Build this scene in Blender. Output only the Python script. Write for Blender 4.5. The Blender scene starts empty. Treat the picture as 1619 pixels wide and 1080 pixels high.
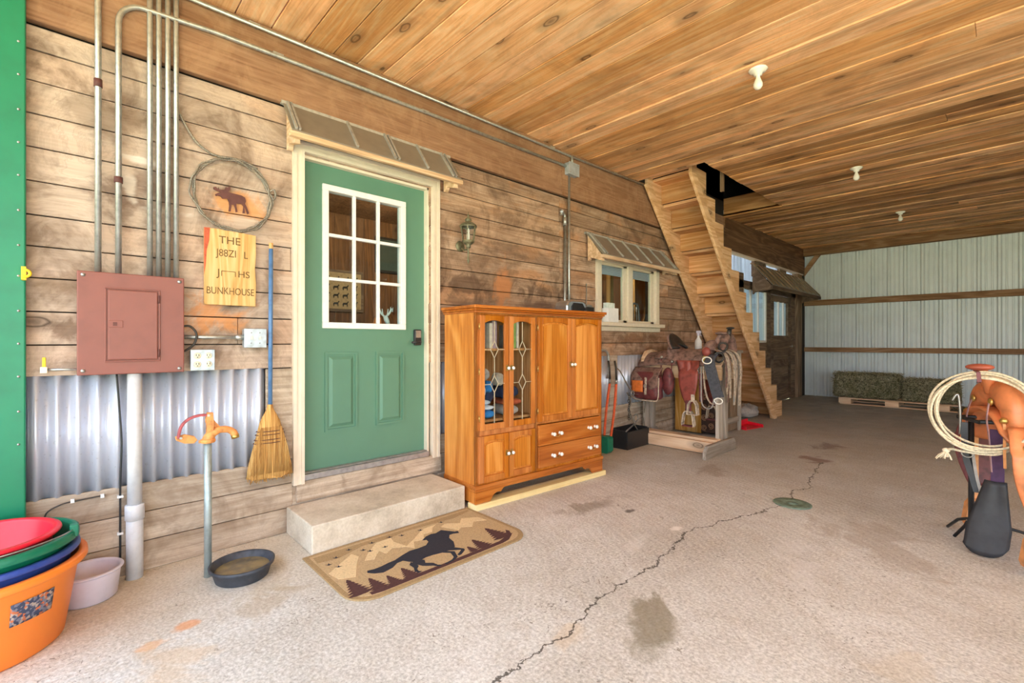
import bpy, bmesh, math, random
from mathutils import Vector, Matrix
random.seed(7)
PI = math.pi
COL = bpy.context.scene.collection
OFF = {}

# ------------------------------------------------------------------ materials
def newmat(name):
    m = bpy.data.materials.new(name); m.use_nodes = True
    nt = m.node_tree; b = nt.nodes['Principled BSDF']
    return m, nt, b
def lin(c):
    return tuple(((v/255)/12.92 if v/255 <= .04045 else ((v/255+.055)/1.055)**2.4) for v in c)+(1,)
def N(nt, t, **k):
    n = nt.nodes.new(t)
    for a, v in k.items():
        if a.startswith('i_'):
            n.inputs[a[2:].replace('_', ' ')].default_value = v
        else: setattr(n, a, v)
    return n
def mapping(nt, scale=(1,1,1), rnd=True, coord='Object'):
    tc = N(nt, 'ShaderNodeTexCoord')
    mp = N(nt, 'ShaderNodeVectorMath', operation='MULTIPLY'); mp.inputs[1].default_value = scale
    src = tc.outputs[coord]
    if rnd:
        at = N(nt, 'ShaderNodeAttribute', attribute_name='rnd')
        sc = N(nt, 'ShaderNodeVectorMath', operation='SCALE'); sc.inputs[0].default_value = (13.1, 9.7, 17.3)
        nt.links.new(at.outputs['Fac'], sc.inputs['Scale'])
        ad = N(nt, 'ShaderNodeVectorMath', operation='ADD')
        nt.links.new(src, ad.inputs[0]); nt.links.new(sc.outputs[0], ad.inputs[1]); src = ad.outputs[0]
    nt.links.new(src, mp.inputs[0])
    return mp.outputs[0], tc
def noise(nt, vec, scale, detail=4, rough=.55, dist=0):
    n = N(nt, 'ShaderNodeTexNoise'); n.inputs['Scale'].default_value = scale; n.inputs['Detail'].default_value = detail
    n.inputs['Roughness'].default_value = rough; n.inputs['Distortion'].default_value = dist
    if vec is not None: nt.links.new(vec, n.inputs['Vector'])
    return n.outputs['Fac']
def ramp(nt, fac, stops, interp='LINEAR'):
    r = N(nt, 'ShaderNodeValToRGB'); e = r.color_ramp.elements; r.color_ramp.interpolation = interp
    while len(e) < len(stops): e.new(.5)
    for el, (p, c) in zip(e, stops):
        el.position = p; el.color = c if isinstance(c, tuple) and len(c) == 4 else ((c, c, c, 1) if not isinstance(c, tuple) else lin(c))
    nt.links.new(fac, r.inputs[0]); return r.outputs[0]
def mix(nt, fac, a, b, mode='MIX'):
    m = N(nt, 'ShaderNodeMix', data_type='RGBA', blend_type=mode)
    for s, v in ((m.inputs[0], fac), (m.inputs[6], a), (m.inputs[7], b)):
        if isinstance(v, (int, float)): s.default_value = v
        elif isinstance(v, tuple): s.default_value = v if len(v) == 4 else lin(v)
        else: nt.links.new(v, s)
    return m.outputs[2]
def mth(nt, op, a, b=None, c=None):
    m = N(nt, 'ShaderNodeMath', operation=op)
    for i, v in enumerate((a, b, c)):
        if v is None: continue
        if isinstance(v, (int, float)): m.inputs[i].default_value = v
        else: nt.links.new(v, m.inputs[i])
    return m.outputs[0]
def bump(nt, b, h, strength=.3, dist=.01):
    n = N(nt, 'ShaderNodeBump'); n.inputs['Strength'].default_value = strength; n.inputs['Distance'].default_value = dist
    nt.links.new(h, n.inputs['Height']); nt.links.new(n.outputs[0], b.inputs['Normal'])

def plain(name, col, rough=.6, metal=0, var=.12, scale=30, bmp=0, spec=.5, emit=None, es=1):
    m, nt, b = newmat(name)
    v, tc = mapping(nt, (1,1,1), rnd=False)
    n = noise(nt, v, scale, 5)
    c = lin(col); d = tuple(x*(1-var*2) for x in c[:3])+(1,); l = tuple(min(1, x*(1+var)) for x in c[:3])+(1,)
    nt.links.new(ramp(nt, n, [(.3, d), (.5, c), (.7, l)]), b.inputs['Base Color'])
    b.inputs['Roughness'].default_value = rough; b.inputs['Metallic'].default_value = metal
    b.inputs['Specular IOR Level'].default_value = spec
    if bmp: bump(nt, b, n, bmp, .004)
    if emit: b.inputs['Emission Color'].default_value = lin(emit); b.inputs['Emission Strength'].default_value = es
    return m

def spot(nt, X, Y, cx, cy, rx, ry, rot, nz, soft=.5):
    c, s = math.cos(rot), math.sin(rot)
    dx = mth(nt,'SUBTRACT',X,cx); dy = mth(nt,'SUBTRACT',Y,cy)
    a = mth(nt,'DIVIDE',mth(nt,'ADD',mth(nt,'MULTIPLY',dx,c),mth(nt,'MULTIPLY',dy,s)),rx)
    b_ = mth(nt,'DIVIDE',mth(nt,'SUBTRACT',mth(nt,'MULTIPLY',dy,c),mth(nt,'MULTIPLY',dx,s)),ry)
    d = mth(nt,'SQRT',mth(nt,'ADD',mth(nt,'MULTIPLY',a,a),mth(nt,'MULTIPLY',b_,b_)))
    d = mth(nt,'ADD',d,mth(nt,'MULTIPLY',mth(nt,'SUBTRACT',nz,.5),4.0))
    mr = N(nt,'ShaderNodeMapRange',interpolation_type='SMOOTHSTEP'); nt.links.new(d, mr.inputs[0])
    mr.inputs[1].default_value = 1.15; mr.inputs[2].default_value = 1.15-soft*1.6; mr.inputs[3].default_value = 0; mr.inputs[4].default_value = 1
    return mr.outputs[0]
def wood(name, axis, dark, mid, light, stain=None, stain_amt=.5, knots=.0, rough=.75, ring=1.0, fine=1.0, vary=.25, patch=None, patch_amt=.0, patch_scale=1.2, blotch=(1.4, .5),
         grime=None, grime_amt=0, grime_scale=2.2, cath=.3, along=None, pale_end=None, marks=()):
    """grain along axis 0/1/2 of object space; per-board attribute rnd shifts pattern and tone"""
    m, nt, b = newmat(name)
    at = N(nt, 'ShaderNodeAttribute', attribute_name='rnd')
    s = [7.]*3; s[axis] = .7
    v, tc = mapping(nt, tuple(s))
    d1 = noise(nt, v, .55*ring, 2, .45, .5)
    w = mth(nt, 'SINE', mth(nt, 'MULTIPLY', d1, 62))
    w = mth(nt, 'POWER', mth(nt, 'MULTIPLY_ADD', w, .5, .5), 1.8)
    s2 = [85.*fine]*3; s2[axis] = 2.5
    v2, _ = mapping(nt, tuple(s2)); f = noise(nt, v2, 1., 3, .6)
    g = mth(nt, 'ADD', mth(nt, 'MULTIPLY', w, cath), mth(nt, 'MULTIPLY', f, 1-cath))
    colr = ramp(nt, g, [(.12, dark), (.42, mid), (.78, light)])
    h = mth(nt, 'FRACT', mth(nt, 'MULTIPLY', at.outputs['Fac'], 7.31)); h2 = mth(nt, 'FRACT', mth(nt, 'MULTIPLY', at.outputs['Fac'], 23.7))
    tone = mth(nt, 'SUBTRACT', mth(nt, 'MULTIPLY_ADD', h, vary, 1-vary*.55), mth(nt, 'MULTIPLY', mth(nt, 'GREATER_THAN', h2, .84), vary*.8))
    hs = N(nt, 'ShaderNodeHueSaturation'); nt.links.new(colr, hs.inputs['Color']); nt.links.new(tone, hs.inputs['Value'])
    nt.links.new(mth(nt, 'MULTIPLY_ADD', h2, vary*.5, 1-vary*.25), hs.inputs['Saturation']); colr = hs.outputs[0]
    if patch:
        v4, _ = mapping(nt, tuple((patch_scale*(.8 if i == axis else 2.0)) for i in range(3)), rnd=True)
        pn = noise(nt, v4, 1., 4, .55, .4)
        colr = mix(nt, mth(nt, 'MULTIPLY', ramp(nt, pn, [(.52, 0.), (.60, 1.)]), patch_amt), colr, patch)
    if stain:
        s3 = [blotch[0]*3]*3; s3[axis] = blotch[1]*1.8
        v3, _ = mapping(nt, tuple(s3)); st = noise(nt, v3, 1., 8, .7, .6)
        amt = mth(nt, 'MULTIPLY', ramp(nt, st, [(.47, 0.), (.66, 1.)]), stain_amt)
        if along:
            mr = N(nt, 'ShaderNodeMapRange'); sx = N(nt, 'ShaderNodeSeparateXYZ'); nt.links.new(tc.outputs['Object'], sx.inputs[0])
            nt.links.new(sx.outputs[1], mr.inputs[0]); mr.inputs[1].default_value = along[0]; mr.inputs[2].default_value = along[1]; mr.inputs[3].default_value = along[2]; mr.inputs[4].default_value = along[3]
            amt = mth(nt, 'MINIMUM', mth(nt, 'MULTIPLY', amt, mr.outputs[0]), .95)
        colr = mix(nt, amt, colr, stain)
    if pale_end:  # paler tone towards low y, edge broken up by noise
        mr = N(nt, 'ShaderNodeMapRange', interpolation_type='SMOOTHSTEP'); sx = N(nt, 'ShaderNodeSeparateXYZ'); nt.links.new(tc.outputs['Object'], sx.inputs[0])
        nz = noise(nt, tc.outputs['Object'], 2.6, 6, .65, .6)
        nt.links.new(mth(nt, 'ADD', sx.outputs[1], mth(nt, 'MULTIPLY', nz, 1.6)), mr.inputs[0]); mr.inputs[1].default_value = pale_end[0]; mr.inputs[2].default_value = pale_end[1]; mr.inputs[3].default_value = pale_end[3]; mr.inputs[4].default_value = 0
        colr = mix(nt, mr.outputs[0], colr, mix(nt, g, tuple(int(x*.88) for x in pale_end[2]), pale_end[2]))
    if grime:
        v6, _ = mapping(nt, (grime_scale,)*3, rnd=False)
        gr = noise(nt, v6, 1., 9, .66, 1.1); g2 = noise(nt, v6, 5.5, 5, .6, .8)
        colr = mix(nt, mth(nt, 'MULTIPLY', ramp(nt, gr, [(.46, 0.), (.60, 1.)]), mth(nt, 'MULTIPLY', ramp(nt, g2, [(.3, .45), (.6, 1.)]), grime_amt)), colr, grime)
        e1 = ramp(nt, gr, [(.425, 0.), (.445, 1.), (.465, 0.)])
        colr = mix(nt, mth(nt, 'MULTIPLY', e1, grime_amt*.3), colr, tuple(int(x*.8) for x in grime))
    if marks:
        sm_ = N(nt, 'ShaderNodeSeparateXYZ'); nt.links.new(tc.outputs['Object'], sm_.inputs[0]); nzm = noise(nt, tc.outputs['Object'], 5, 6, .65, .8)
        for (cy_, cz_, ry_, rz_, rot_, col_, am_) in marks:
            colr = mix(nt, mth(nt, 'MULTIPLY', spot(nt, sm_.outputs[1], sm_.outputs[2], cy_, cz_, ry_, rz_, rot_, nzm), am_), colr, mix(nt, g, tuple(int(x*.85) for x in col_), col_))
    if knots:
        s5 = [5.2]*3; s5[axis] = 2.3
        v5, _ = mapping(nt, tuple(s5)); wob = noise(nt, v5, 3.5, 2)
        vn = N(nt, 'ShaderNodeTexVoronoi'); vn.inputs['Scale'].default_value = 1.; nt.links.new(v5, vn.inputs['Vector'])
        hh = N(nt, 'ShaderNodeSeparateColor'); nt.links.new(vn.outputs['Color'], hh.inputs[0])
        on = mth(nt, 'GREATER_THAN', hh.outputs[0], 1-knots)
        kd = mth(nt, 'ADD', vn.outputs['Distance'], mth(nt, 'MULTIPLY', mth(nt, 'SUBTRACT', wob, .5), .12))
        k = ramp(nt, kd, [(.02, .8), (.09, .5), (.125, 1.), (.155, .4), (.34, 0.)])
        colr = mix(nt, mth(nt, 'MULTIPLY', mth(nt, 'MULTIPLY', k, on), .85), colr, tuple(int(x*.40) for x in dark))
    nt.links.new(colr, b.inputs['Base Color'])
    b.inputs['Roughness'].default_value = rough; b.inputs['Specular IOR Level'].default_value = .3
    bump(nt, b, g, .3, .003)
    return m

def glassmat(name, tint=(235,245,245), refl=1.0, alpha=.0):
    m, nt, b = newmat(name); out = nt.nodes['Material Output']; nt.nodes.remove(b)
    t = N(nt, 'ShaderNodeBsdfTransparent'); t.inputs[0].default_value = lin(tint)
    g = N(nt, 'ShaderNodeBsdfGlossy'); g.inputs['Roughness'].default_value = .03
    fr = N(nt, 'ShaderNodeFresnel'); fr.inputs[0].default_value = 1.5
    mx = N(nt, 'ShaderNodeMixShader')
    ge = N(nt, 'ShaderNodeNewGeometry')
    nt.links.new(mth(nt, 'MULTIPLY', mth(nt, 'MULTIPLY', fr.outputs[0], refl), mth(nt, 'SUBTRACT', 1., ge.outputs['Backfacing'])), mx.inputs[0])
    nt.links.new(t.outputs[0], mx.inputs[1]); nt.links.new(g.outputs[0], mx.inputs[2]); nt.links.new(mx.outputs[0], out.inputs[0])
    return m

MT = {}
MT['siding'] = wood('weathered_siding', 1, (132,104,84), (180,148,122), (212,184,160), stain=(106,82,66), stain_amt=.55, knots=.10, patch=(212,146,92), patch_amt=.42, vary=.22, rough=.85, grime=(104,80,62), grime_amt=.72, grime_scale=2.3, cath=.16, pale_end=(.9,3.2,(224,206,192),.62), marks=[
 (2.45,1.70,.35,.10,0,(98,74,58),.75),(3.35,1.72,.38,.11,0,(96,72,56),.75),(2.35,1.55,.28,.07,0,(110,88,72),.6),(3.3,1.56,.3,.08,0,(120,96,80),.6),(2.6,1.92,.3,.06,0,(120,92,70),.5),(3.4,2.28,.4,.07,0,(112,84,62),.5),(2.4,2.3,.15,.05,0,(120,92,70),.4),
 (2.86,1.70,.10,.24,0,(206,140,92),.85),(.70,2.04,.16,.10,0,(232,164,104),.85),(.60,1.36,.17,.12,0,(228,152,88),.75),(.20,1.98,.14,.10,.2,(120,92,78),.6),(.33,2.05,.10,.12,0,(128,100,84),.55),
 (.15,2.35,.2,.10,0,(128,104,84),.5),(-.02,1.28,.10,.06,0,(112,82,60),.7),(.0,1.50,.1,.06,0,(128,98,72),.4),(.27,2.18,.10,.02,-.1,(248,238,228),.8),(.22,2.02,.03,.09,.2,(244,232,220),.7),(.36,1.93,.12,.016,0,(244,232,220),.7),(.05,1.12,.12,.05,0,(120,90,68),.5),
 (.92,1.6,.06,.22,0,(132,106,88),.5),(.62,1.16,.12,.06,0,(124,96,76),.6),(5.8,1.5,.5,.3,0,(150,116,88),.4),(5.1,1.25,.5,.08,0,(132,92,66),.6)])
MT['header'] = wood('header_board_wood', 1, (112,78,58), (148,108,80), (170,132,104), stain=(108,74,50), stain_amt=.4, knots=.05, vary=.15, rough=.85, cath=.12, grime=(196,158,124), grime_amt=.3, grime_scale=4)
MT['lowboard'] = wood('weathered_base_boards', 1, (142,124,108), (190,172,152), (216,202,184), stain=(132,106,80), stain_amt=.6, vary=.15, rough=.9, grime=(120,98,78), grime_amt=.5, grime_scale=3, cath=.25)
MT['ceil'] = wood('pine_ceiling', 0, (212,142,90), (248,186,128), (254,214,166), stain=(104,66,36), stain_amt=.62, knots=.6, vary=.30, rough=.75, blotch=(1.5, .30), grime=(120,78,44), grime_amt=.28, grime_scale=1.6, cath=.2, along=(3.0, 7.5, .5, 1.7))  # stain rises with y: real staining plus dimness at the back painted in
MT['stair'] = wood('stair_pine', 2, (190,134,84), (222,172,120), (240,202,158), stain=(160,110,70), stain_amt=.5, knots=.2, vary=.25, rough=.8)
MT['stair_y'] = wood('stair_pine_tread', 0, (186,130,82), (218,168,118), (238,198,154), stain=(150,104,66), stain_amt=.4, knots=.35, vary=.3, rough=.8, cath=.3)
MT['stair_str'] = wood('stair_stringer_pine', 1, (190,138,92), (224,180,134), (242,208,168), stain=(168,122,80), stain_amt=.35, knots=.2, vary=.1, rough=.8)
MT['girt'] = wood('girt_lumber', 0, (118,84,58), (160,122,90), (186,150,118), stain=(90,62,44), stain_amt=.5, knots=.15, vary=.2)
MT['beam'] = wood('dark_beam', 1, (78,54,36), (112,80,54), (142,106,76), stain=(52,38,28), stain_amt=.6, vary=.2)
MT['post'] = wood('grey_post_wood', 2, (104,84,66), (148,122,98), (178,152,126), stain=(76,58,44), stain_amt=.5, vary=.3)
MT['dutch'] = wood('old_door_wood', 1, (84,68,54), (122,100,82), (148,126,106), stain=(60,46,36), stain_amt=.5, vary=.25)
MT['lumber'] = wood('pale_lumber', 1, (206,180,112), (232,208,146), (244,226,176), stain=(190,160,90), stain_amt=.3, knots=.1)
MT['lumber_x'] = wood('pale_lumber_cross', 0, (206,164,124), (238,202,164), (250,222,190), stain=(206,160,120), stain_amt=.3, knots=.2)
MT['greywood'] = wood('grey_weathered_plank', 1, (120,108,96), (160,148,134), (186,174,160), stain=(100,88,76), stain_amt=.5)
MT['greywood_z'] = wood('grey_weathered_leg', 2, (138,124,110), (178,166,152), (206,194,182), stain=(110,96,82), stain_amt=.4)
MT['oak'] = wood('oak_veneer', 2, (158,84,24), (208,130,52), (230,162,84), stain=(160,86,28), stain_amt=.3, vary=.10, rough=.36, ring=.6, fine=.8, cath=.26)
MT['oak_h'] = wood('oak_veneer_cross', 1, (124,60,20), (182,102,38), (206,130,62), stain=(130,64,22), stain_amt=.35, vary=.10, rough=.36, ring=.6, cath=.24)
MT['oak_frame'] = wood('oak_frame_wood', 2, (134,66,20), (192,112,42), (216,140,66), stain=(140,74,26), stain_amt=.3, vary=.22, rough=.34, ring=.6, cath=.24)
MT['oak_dark'] = wood('oak_interior', 2, (150,100,56), (186,132,82), (206,156,104), vary=.1)
MT['crate'] = wood('varnished_pine_crate', 2, (176,116,54), (218,164,92), (238,194,130), stain=(170,110,56), stain_amt=.5, knots=.2, vary=.3)
MT['plywood'] = wood('plywood_header', 0, (150,98,54), (192,136,84), (214,164,112), stain=(120,72,40), stain_amt=.6)
MT['awnwood'] = wood('awning_trim_wood', 1, (170,132,96), (214,180,144), (232,206,176), stain=(150,110,76), stain_amt=.4)
MT['room'] = wood('room_panel_wood', 2, (84,54,32), (120,80,48), (146,102,64), stain=(60,38,24), stain_amt=.5, knots=.2, vary=.3)
MT['signwood'] = wood('sign_pine_slab', 2, (184,134,78), (220,176,116), (236,202,150), stain=(200,140,70), stain_amt=.4, ring=1.6)
MT['green_door'] = plain('green_door_paint', (92,136,114), .5, var=.03, scale=4)
MT['green_metal'] = plain('green_sheet_metal', (10,124,88), .38, var=.08, scale=6)
MT['trim'] = plain('cream_trim_paint', (230,216,196), .55, var=.04, scale=12)
MT['white'] = plain('white_paint', (240,240,238), .4, var=.03)
MT['winframe'] = plain('almond_window_frame', (226,214,192), .5, var=.04)
MT['glass'] = glassmat('window_glass', refl=1.0)
MT['glass2'] = glassmat('cabinet_glass', tint=(250,252,252), refl=.45)
MT['galv_pipe'] = plain('galvanised_conduit', (186,188,184), .38, metal=.75, var=.12, scale=40)
MT['pvc'] = plain('grey_pvc', (206,208,212), .45, var=.05)
MT['panel'] = plain('brown_panel_paint', (134,76,66), .42, var=.05, scale=9)
MT['steel'] = plain('dull_steel', (170,170,168), .35, metal=.8)
MT['boxsteel'] = plain('box_steel', (186,196,206), .4, metal=.4)
MT['black'] = plain('black_plastic', (34,34,36), .45)
MT['darkm'] = plain('dark_metal', (70,66,62), .45, metal=.5)
MT['yellow'] = plain('yellow_plastic', (240,206,40), .5)
MT['ivory'] = plain('ivory_plastic', (238,232,206), .4, var=.03)
MT['rust'] = plain('rust_brown_steel', (98,58,54), .7)
MT['wire'] = plain('twisted_wire', (146,138,126), .6, metal=.5, scale=160, var=.3)
MT['orange_pl'] = plain('orange_plastic', (250,140,50), .42, var=.03, scale=5)
MT['red_pl'] = plain('red_plastic', (232,34,56), .32, var=.04)
MT['green_pl'] = plain('green_plastic', (18,116,86), .35, var=.06)
MT['blue_pl'] = plain('blue_plastic', (50,76,156), .35, var=.08)
MT['white_pl'] = plain('milky_plastic', (214,208,222), .4, var=.03)
MT['rubber'] = plain('black_rubber', (62,66,74), .6, var=.25, scale=22, bmp=.2)
MT['handle_blue'] = plain('blue_handle_paint', (84,124,172), .45, var=.15, scale=20)
MT['hyd_orange'] = plain('orange_iron_paint', (226,150,84), .6, var=.2, scale=40, bmp=.2)
MT['hyd_red'] = plain('worn_red_handle', (168,78,82), .5, var=.2)
MT['galv_green'] = plain('galvanised_standpipe', (170,184,186), .45, metal=.5, var=.1)
MT['tin'] = plain('grey_awning_metal', (150,142,130), .42, metal=.35, var=.06, scale=8)
MT['tin_rib'] = plain('awning_rib_metal', (186,184,178), .4, metal=.4)
MT['verdigris'] = plain('verdigris_brass', (122,118,92), .5, metal=.4, var=.3, scale=50)
MT['brass'] = plain('brass', (206,170,96), .3, metal=.8)
MT['came'] = plain('lead_came', (214,200,170), .4, metal=.3)
MT['porcelain'] = plain('white_porcelain', (244,240,230), .2, var=.02)
MT['threshold'] = plain('threshold_metal', (168,164,164), .4, metal=.5)
MT['leather_mar'] = plain('maroon_leather', (112,54,56), .5, var=.3, scale=18, bmp=.3)
MT['leather_dusty'] = plain('dusty_leather', (132,102,92), .75, var=.35, scale=24, bmp=.3)
MT['leather_red'] = plain('red_brown_leather', (140,66,56), .5, var=.25, scale=16)
MT['leather_dark'] = plain('dark_seat_leather', (46,42,40), .5, var=.3)
MT['leather_org'] = plain('tan_orange_leather', (212,128,80), .38, var=.18, scale=14, bmp=.15)
MT['leather_tan'] = plain('light_tan_leather', (222,156,100), .5, var=.2, scale=18)
MT['leather_blk'] = plain('black_leather', (50,50,54), .5, var=.2, scale=14, bmp=.2)
MT['purple'] = plain('purple_strap', (84,54,92), .7)
MT['rawhide'] = plain('pale_rawhide', (196,178,158), .8, var=.3, scale=30)
MT['neoprene'] = plain('grey_neoprene', (76,78,86), .8, var=.2, scale=40, bmp=.3)
MT['rope'] = plain('lasso_rope', (214,200,172), .8, var=.2, scale=90, bmp=.4)
MT['cotton'] = plain('cotton_tassel', (238,222,194), .95, var=.1)
MT['hooks'] = plain('hook_iron', (56,52,50), .5, metal=.5)
MT['concrete_step'] = None
MT['cloth_blue'] = plain('blue_cloth', (52,130,200), .9)
MT['cloth_white'] = plain('white_cloth', (206,218,232), .9)
MT['cloth_navy'] = plain('navy_cloth', (44,56,90), .9)
MT['cloth_rust'] = plain('rust_cloth', (176,84,52), .9)
MT['paper'] = plain('paper', (216,206,190), .8)
MT['book_a'] = plain('mauve_book_cover', (168,142,150), .6)
MT['book_b'] = plain('green_book_cover', (146,176,96), .6)
MT['book_c'] = plain('grey_book_cover', (120,116,112), .6)
MT['canvas'] = plain('grey_canvas', (176,170,164), .9)
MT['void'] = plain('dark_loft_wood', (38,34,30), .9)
MT['grip'] = plain('orange_grip_tube', (226,92,44), .45)
MT['horsehair'] = plain('hay_base', (84,80,56), .95, var=.4, scale=60)

# brushed broom straw
def straw_mat():
    m, nt, b = newmat('broom_straw'); v, _ = mapping(nt, (1,140,3), False)
    n = noise(nt, v, 1., 4)
    nt.links.new(ramp(nt, n, [(.3,(150,96,44)), (.5,(212,160,88)), (.7,(238,200,130))]), b.inputs['Base Color'])
    b.inputs['Roughness'].default_value = .85; bump(nt, b, n, .8, .006); return m
MT['straw'] = straw_mat()
def corr_mat(name, a, c, d, rough=.36, metal=.55):
    m, nt, b = newmat(name); v, _ = mapping(nt, (5,5,.6), False)
    n = noise(nt, v, 1.2, 5); v2, _ = mapping(nt, (1,1,1), False); sp = noise(nt, v2, 60, 3)
    col = ramp(nt, n, [(.3, a), (.5, c), (.72, d)])
    nt.links.new(mix(nt, mth(nt,'MULTIPLY',ramp(nt, sp, [(.62,0.),(.72,1.)]),.25), col, (120,120,124)), b.inputs['Base Color'])
    b.inputs['Roughness'].default_value = rough; b.inputs['Metallic'].default_value = metal; return m
MT['corr'] = corr_mat('corrugated_galvanised', (190,196,212), (208,214,230), (226,232,246), .38, .38)
MT['backmetal'] = plain('back_wall_sheet_metal', (228,238,242), .4, metal=.08, var=.03, scale=3)
def hay_mat():
    m, nt, b = newmat('green_hay'); v, _ = mapping(nt, (1,1,1), False)
    n = noise(nt, v, 17, 6, .75, 1.8); n2 = noise(nt, v, 3.5, 3)
    c = ramp(nt, n, [(.34,(34,32,26)), (.47,(104,100,76)), (.56,(172,164,134)), (.66,(232,224,198))])
    c = mix(nt, ramp(nt, n2, [(.4,0.),(.6,.6)]), c, (88,94,56))
    nt.links.new(c, b.inputs['Base Color']); b.inputs['Roughness'].default_value = 1
    bump(nt, b, n, 1., .03); return m
MT['hay'] = hay_mat()
MT['haystem'] = plain('hay_stems', (176,168,134), .95, var=.5, scale=40)

def xy_nodes(nt):
    tc = N(nt, 'ShaderNodeTexCoord'); sp = N(nt, 'ShaderNodeSeparateXYZ'); nt.links.new(tc.outputs['Object'], sp.inputs[0])
    return tc, sp
def floor_mat():
    m, nt, b = newmat('concrete_floor'); tc, sp = xy_nodes(nt); X, Y = sp.outputs[0], sp.outputs[1]; v = tc.outputs['Object']
    big = noise(nt, v, 1.3, 5, .6); med = noise(nt, v, 7, 6, .65); fin = noise(nt, v, 70, 5, .7); sw = noise(nt, v, 3.2, 4, .6, 1.2)
    c = ramp(nt, big, [(.3,(174,174,166)), (.47,(200,202,198)), (.6,(214,218,216)), (.75,(226,231,233))])
    c = mix(nt, mth(nt,'MULTIPLY',ramp(nt, med, [(.35,1.),(.55,0.)]),.35), c, (166,156,142))
    c = mix(nt, .42, c, ramp(nt, fin, [(.34,(110,104,94)),(.5,(204,198,188)),(.64,(250,248,244))]))
    # warm sandy band beside the wall
    band = N(nt,'ShaderNodeMapRange'); nt.links.new(mth(nt,'ADD',X,mth(nt,'MULTIPLY',big,.8)), band.inputs[0])
    band.inputs[1].default_value = 1.3; band.inputs[2].default_value = .5; band.inputs[3].default_value=0; band.inputs[4].default_value=.5
    c = mix(nt, band.outputs[0], c, mix(nt, med, (190,166,128), (222,204,170)))
    # darker mottled brown towards the far end
    far = N(nt,'ShaderNodeMapRange'); nt.links.new(mth(nt,'ADD',Y,mth(nt,'MULTIPLY',sw,5)), far.inputs[0])
    far.inputs[1].default_value = 6.; far.inputs[2].default_value = 12.; far.inputs[3].default_value=0; far.inputs[4].default_value=.55
    c = mix(nt, far.outputs[0], c, mix(nt, ramp(nt, sw, [(.4,0.),(.6,1.)]), (96,84,72), (150,136,120)))
    # scattered hay bits
    bits = noise(nt, v, 34, 3, .6, 2.); bm_ = noise(nt, v, 2.1, 3, .6)
    bt = mth(nt,'MULTIPLY',ramp(nt, bits, [(.62,0.),(.65,1.)]), ramp(nt, bm_, [(.46,0.),(.58,1.)]))
    c = mix(nt, mth(nt,'MULTIPLY',bt,.7), c, (108,98,86))
    for (cx,cy,rx,ry,rot,col,am) in STAINS:
        c = mix(nt, mth(nt,'MULTIPLY',spot(nt,X,Y,cx,cy,rx,ry,rot,sw),am), c, col)
    # crack
    fc = N(nt,'ShaderNodeFloatCurve'); cur = fc.mapping.curves[0]
    pts = CRACK
    cur.points[0].location = (pts[0][0]/6, pts[0][1]/3); cur.points[1].location = (pts[-1][0]/6, pts[-1][1]/3)
    for (yy,xx) in pts[1:-1]: cur.points.new(yy/6, xx/3)
    for p in cur.points: p.handle_type = 'VECTOR'
    fc.mapping.update(); fc.mapping.use_clip = False
    nt.links.new(mth(nt,'DIVIDE',Y,6), fc.inputs['Value'])
    cx_ = mth(nt,'MULTIPLY',fc.outputs[0],3)
    jn = noise(nt, v, 9, 5, .7)
    d = mth(nt,'ABSOLUTE',mth(nt,'ADD',mth(nt,'SUBTRACT',X,cx_),mth(nt,'MULTIPLY',mth(nt,'SUBTRACT',jn,.5),.16)))
    w = mth(nt,'MULTIPLY_ADD',noise(nt, v, 5, 2),.011,-.0005)
    ck = mth(nt,'LESS_THAN',d,w)
    lim = mth(nt,'MULTIPLY',mth(nt,'LESS_THAN',Y,5.5),mth(nt,'GREATER_THAN',Y,-.5))
    ck = mth(nt,'MULTIPLY',ck,lim)
    c = mix(nt, mth(nt,'MULTIPLY',ck,.85), c, (58,50,40))
    nt.links.new(c, b.inputs['Base Color']); b.inputs['Roughness'].default_value = .85
    # trowel swirls
    wv = N(nt,'ShaderNodeTexWave', wave_type='RINGS', rings_direction='Z'); nt.links.new(v, wv.inputs['Vector'])
    wv.inputs['Scale'].default_value = 5.5; wv.inputs['Distortion'].default_value = 9; wv.inputs['Detail'].default_value = 4; wv.inputs['Detail Scale'].default_value = .6
    hgt = mth(nt,'ADD',mth(nt,'MULTIPLY',fin,.5),mth(nt,'MULTIPLY',wv.outputs['Fac'],.4))
    hgt = mth(nt,'SUBTRACT',hgt,mth(nt,'MULTIPLY',ck,2))
    bump(nt, b, hgt, .35, .008)
    return m
# oil, mud and paint marks on the slab: centre x, y, radii, rotation, colour, amount
STAINS = [(2.08,1.85,.09,.22,.35,(128,120,96),.75),(1.02,2.75,.09,.30,-.25,(124,112,92),.6),(1.3,2.93,.03,.06,0,(84,74,66),.8),
 (1.78,5.6,.12,.22,.3,(128,96,82),.75),(1.75,6.35,.16,.25,0,(118,92,78),.6),(1.25,4.4,.12,.3,.2,(140,122,104),.5),
 (1.68,2.86,.03,.05,0,(236,234,230),.9),(1.62,2.5,.05,.18,.2,(230,230,228),.35),(2.35,2.9,.12,.4,.5,(226,226,226),.3),
 (2.6,3.6,.2,.5,.6,(150,132,112),.4),(.78,.68,.10,.16,.5,(164,142,104),.4),(.74,.36,.035,.06,0,(220,150,90),.7),(.80,.24,.03,.05,0,(224,166,110),.5),
 (1.9,1.5,.08,.12,0,(206,180,140),.35),(2.9,2.3,.1,.16,0,(196,176,140),.25),(.62,.75,.1,.2,.3,(180,162,126),.3),(1.05,.25,.25,.12,0,(206,176,134),.4)]
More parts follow.
